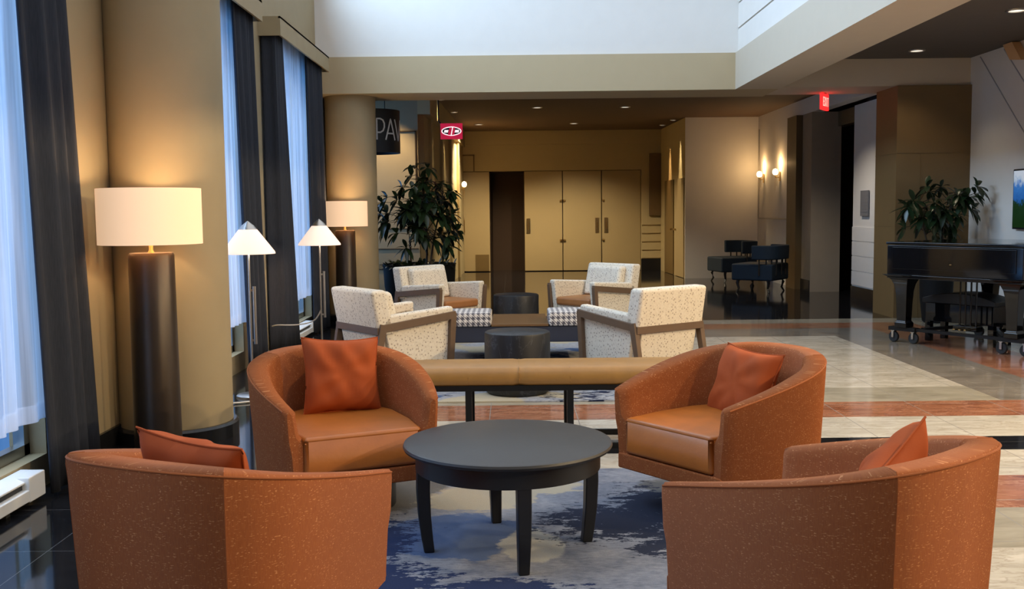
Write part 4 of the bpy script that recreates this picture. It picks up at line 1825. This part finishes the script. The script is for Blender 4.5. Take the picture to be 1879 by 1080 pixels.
# red hanging sign with an oval mark
RSG = thing('red_sign', 'small lit red sign with a white oval mark hanging in the far hall', 'sign', (-.945, 15.78, 2.70), 0)
bm = BM()
box(bm, -.17, .17, -.03, .03, -.12, .12)
obj('panel', bm, M['sign_red'], RSG, bevel=.004)
bm = BM()
tube(bm, [(-.2, 0, .67), (-.2, 0, .16), (-.165, 0, .12)], .012, 8)
obj('bracket', bm, M['metal_black'], RSG)


def plate(name, pts, y, th, mat):
    bm = BM()
    hexa(bm, [(x, y, z) for x, z in pts], [(x, y - th, z) for x, z in pts])
    obj(name, bm, mat, RSG)


def oval(a, b, pw=1.0):
    r = []
    for k in range(40):
        t = 2 * PI * k / 40
        r.append((a * math.copysign(abs(math.cos(t)) ** 1.25, math.cos(t)), b * math.copysign(abs(math.sin(t)) ** .9, math.sin(t))))
    return r


plate('oval_rim', oval(.155, .072), -.0302, .003, M['sign_white'])
plate('oval_field', oval(.138, .056), -.0334, .003, M['sign_black'])
plate('white_band', [(-.115, -.022), (-.055, -.022), (-.045, .018), (-.105, .018)], -.0366, .003, M['sign_white'])
plate('white_band', [(.05, -.022), (.115, -.022), (.12, .018), (.06, .018)], -.0366, .003, M['sign_white'])
plate('red_bar', [(-.055, -.058), (-.005, -.062), (.02, .055), (-.03, .052)], -.0366, .004, M['sign_red'])
plate('red_bar', [(.005, -.062), (.045, -.055), (.06, .05), (.03, .058)], -.0366, .004, M['sign_red'])
plate('white_slash', [(-.012, -.064), (.004, -.064), (.03, .066), (.016, .066)], -.0408, .003, M['sign_white'])

# exit sign (edge on, red)
EX = thing('exit_sign', 'red lit exit sign under the cross beam at right', 'sign', (4.28, 14.0, 2.90), math.radians(58))
bm = BM()
box(bm, -.16, .16, -.02, .02, -.11, .11)
obj('panel', bm, M['exit'], EX, bevel=.004)
bm = BM()
box(bm, -.03, .03, -.02, .02, .11, .125)
obj('mount', bm, M['metal_black'], EX)
for side in (-1, 1):
    for i, ch in enumerate('EXIT'):
        bm = BM()
        x0 = -.135 + i * .07
        y = side * .0225
        def b2(xa, za, xb, zb):
            bar(bm, (x0 + xa, y, za), (x0 + xb, y, zb), .004, .013, up=(0, 0, 1) if abs(zb - za) < .01 else (1, 0, 0)) if abs(zb - za) < .01 else bar(bm, (x0 + xa, y, za), (x0 + xb, y, zb), .013, .004, up=(0, 1, 0))
        if ch == 'E':
            b2(.005, -.06, .005, .06); b2(.005, .055, .05, .055); b2(.005, 0, .045, 0); b2(.005, -.055, .05, -.055)
        elif ch == 'X':
            b2(.0, -.06, .05, .06); b2(.05, -.06, .0, .06)
        elif ch == 'I':
            b2(.025, -.06, .025, .06)
        else:
            b2(.025, -.06, .025, .06); b2(.0, .055, .05, .055)
        if side > 0:
            for v in bm.verts:
                v.co.x = -v.co.x
        obj('letter', bm, M['exit_letter'], EX)


# ------------------------------------------------------------------ recessed ceiling lights
def can(label, x, y, power, spot=1.9, col=(1.0, .84, .58), r=.075, tilt=None, z=3.37):
    t = thing('recessed_downlight', label, 'ceiling light', (x, y, z), 0, 'recessed ceiling downlights')
    bm = BM()
    lathe(bm, [(r, -.012), (r + .022, -.012), (r + .025, -.002), (r + .025, 0), (r, 0), (r, -.012)], 32, cap=False)
    obj('trim_ring', bm, M['nickel'], t, smooth=True)
    bm = BM()
    lathe(bm, [(0, -.004), (r, -.004)], 24, cap=False)
    obj('lens', bm, M['downlight'], t)
    if power:
        lamp('downlight_beam', 'SPOT', (x, y, z - .03), power, col, aim=tilt or (x, y, 0), spot_size=spot, spot_blend=.7, shadow_soft_size=.06)


can('recessed ceiling light over the piano, left one of the two in the dark ceiling', 4.98, 12.6, 22)
can('recessed ceiling light at the top right corner of the dark ceiling', 4.97, 10.12, 30)
can('recessed hall ceiling light nearest the beam, left of the middle', .46, 18.9, 290)
can('recessed hall ceiling light nearest the beam, right of the middle', 2.1, 19.0, 290)
can('recessed hall ceiling light in front of the rightmost pair of doors', 1.35, 22.4, 480, 2.3)
can('recessed hall ceiling light in front of the leftmost door', -.74, 22.4, 420, 2.3)
can('added ceiling light brightening the beige pillar, near the exit sign', 4.25, 15.6, 150, 2.0, (1, .90, .78))  # added lamp, only there to brighten the pillar and white panel
can('added ceiling light warming the wall behind the potted tree by the far column', -2.0, 15.45, 170, 1.5, (1, .74, .42), tilt=(-2.0, 16.0, 1.2))  # added lamp, gives the wall behind the tree its warm glow
can('added ceiling light brightening the tan corridor wall, nearer one', -1.22, 17.4, 90, .8, (1, .80, .45), .05, (-1.42, 17.4, 1.2))  # added lamp, lifts the corridor wall
can('added ceiling light brightening the tan corridor wall, farther one', -1.12, 19.6, 90, .8, (1, .80, .45), .05, (-1.36, 19.6, 1.2))  # second added lamp for the corridor wall
can('recessed hall ceiling light by the near narrow side door', 3.45, 21.85, 330, .42, (1, .8, .5), .05, (3.60, 21.85, 1.6))
can('recessed hall ceiling light by the far narrow side door', 3.40, 23.1, 330, .42, WARM, .05, (3.55, 23.1, 1.6))
# more of the same lobby lights to the right of and behind the viewer
for x, y in ((5.3, 7.8), (5.3, 5.4), (5.3, 3.0), (5.3, .6)):
    can('recessed ceiling light over the open lobby floor to the right of the orange chairs', x, y, 540, 2.2, (1, .75, .44), tilt=(x - 5.0, y + .3, .3))
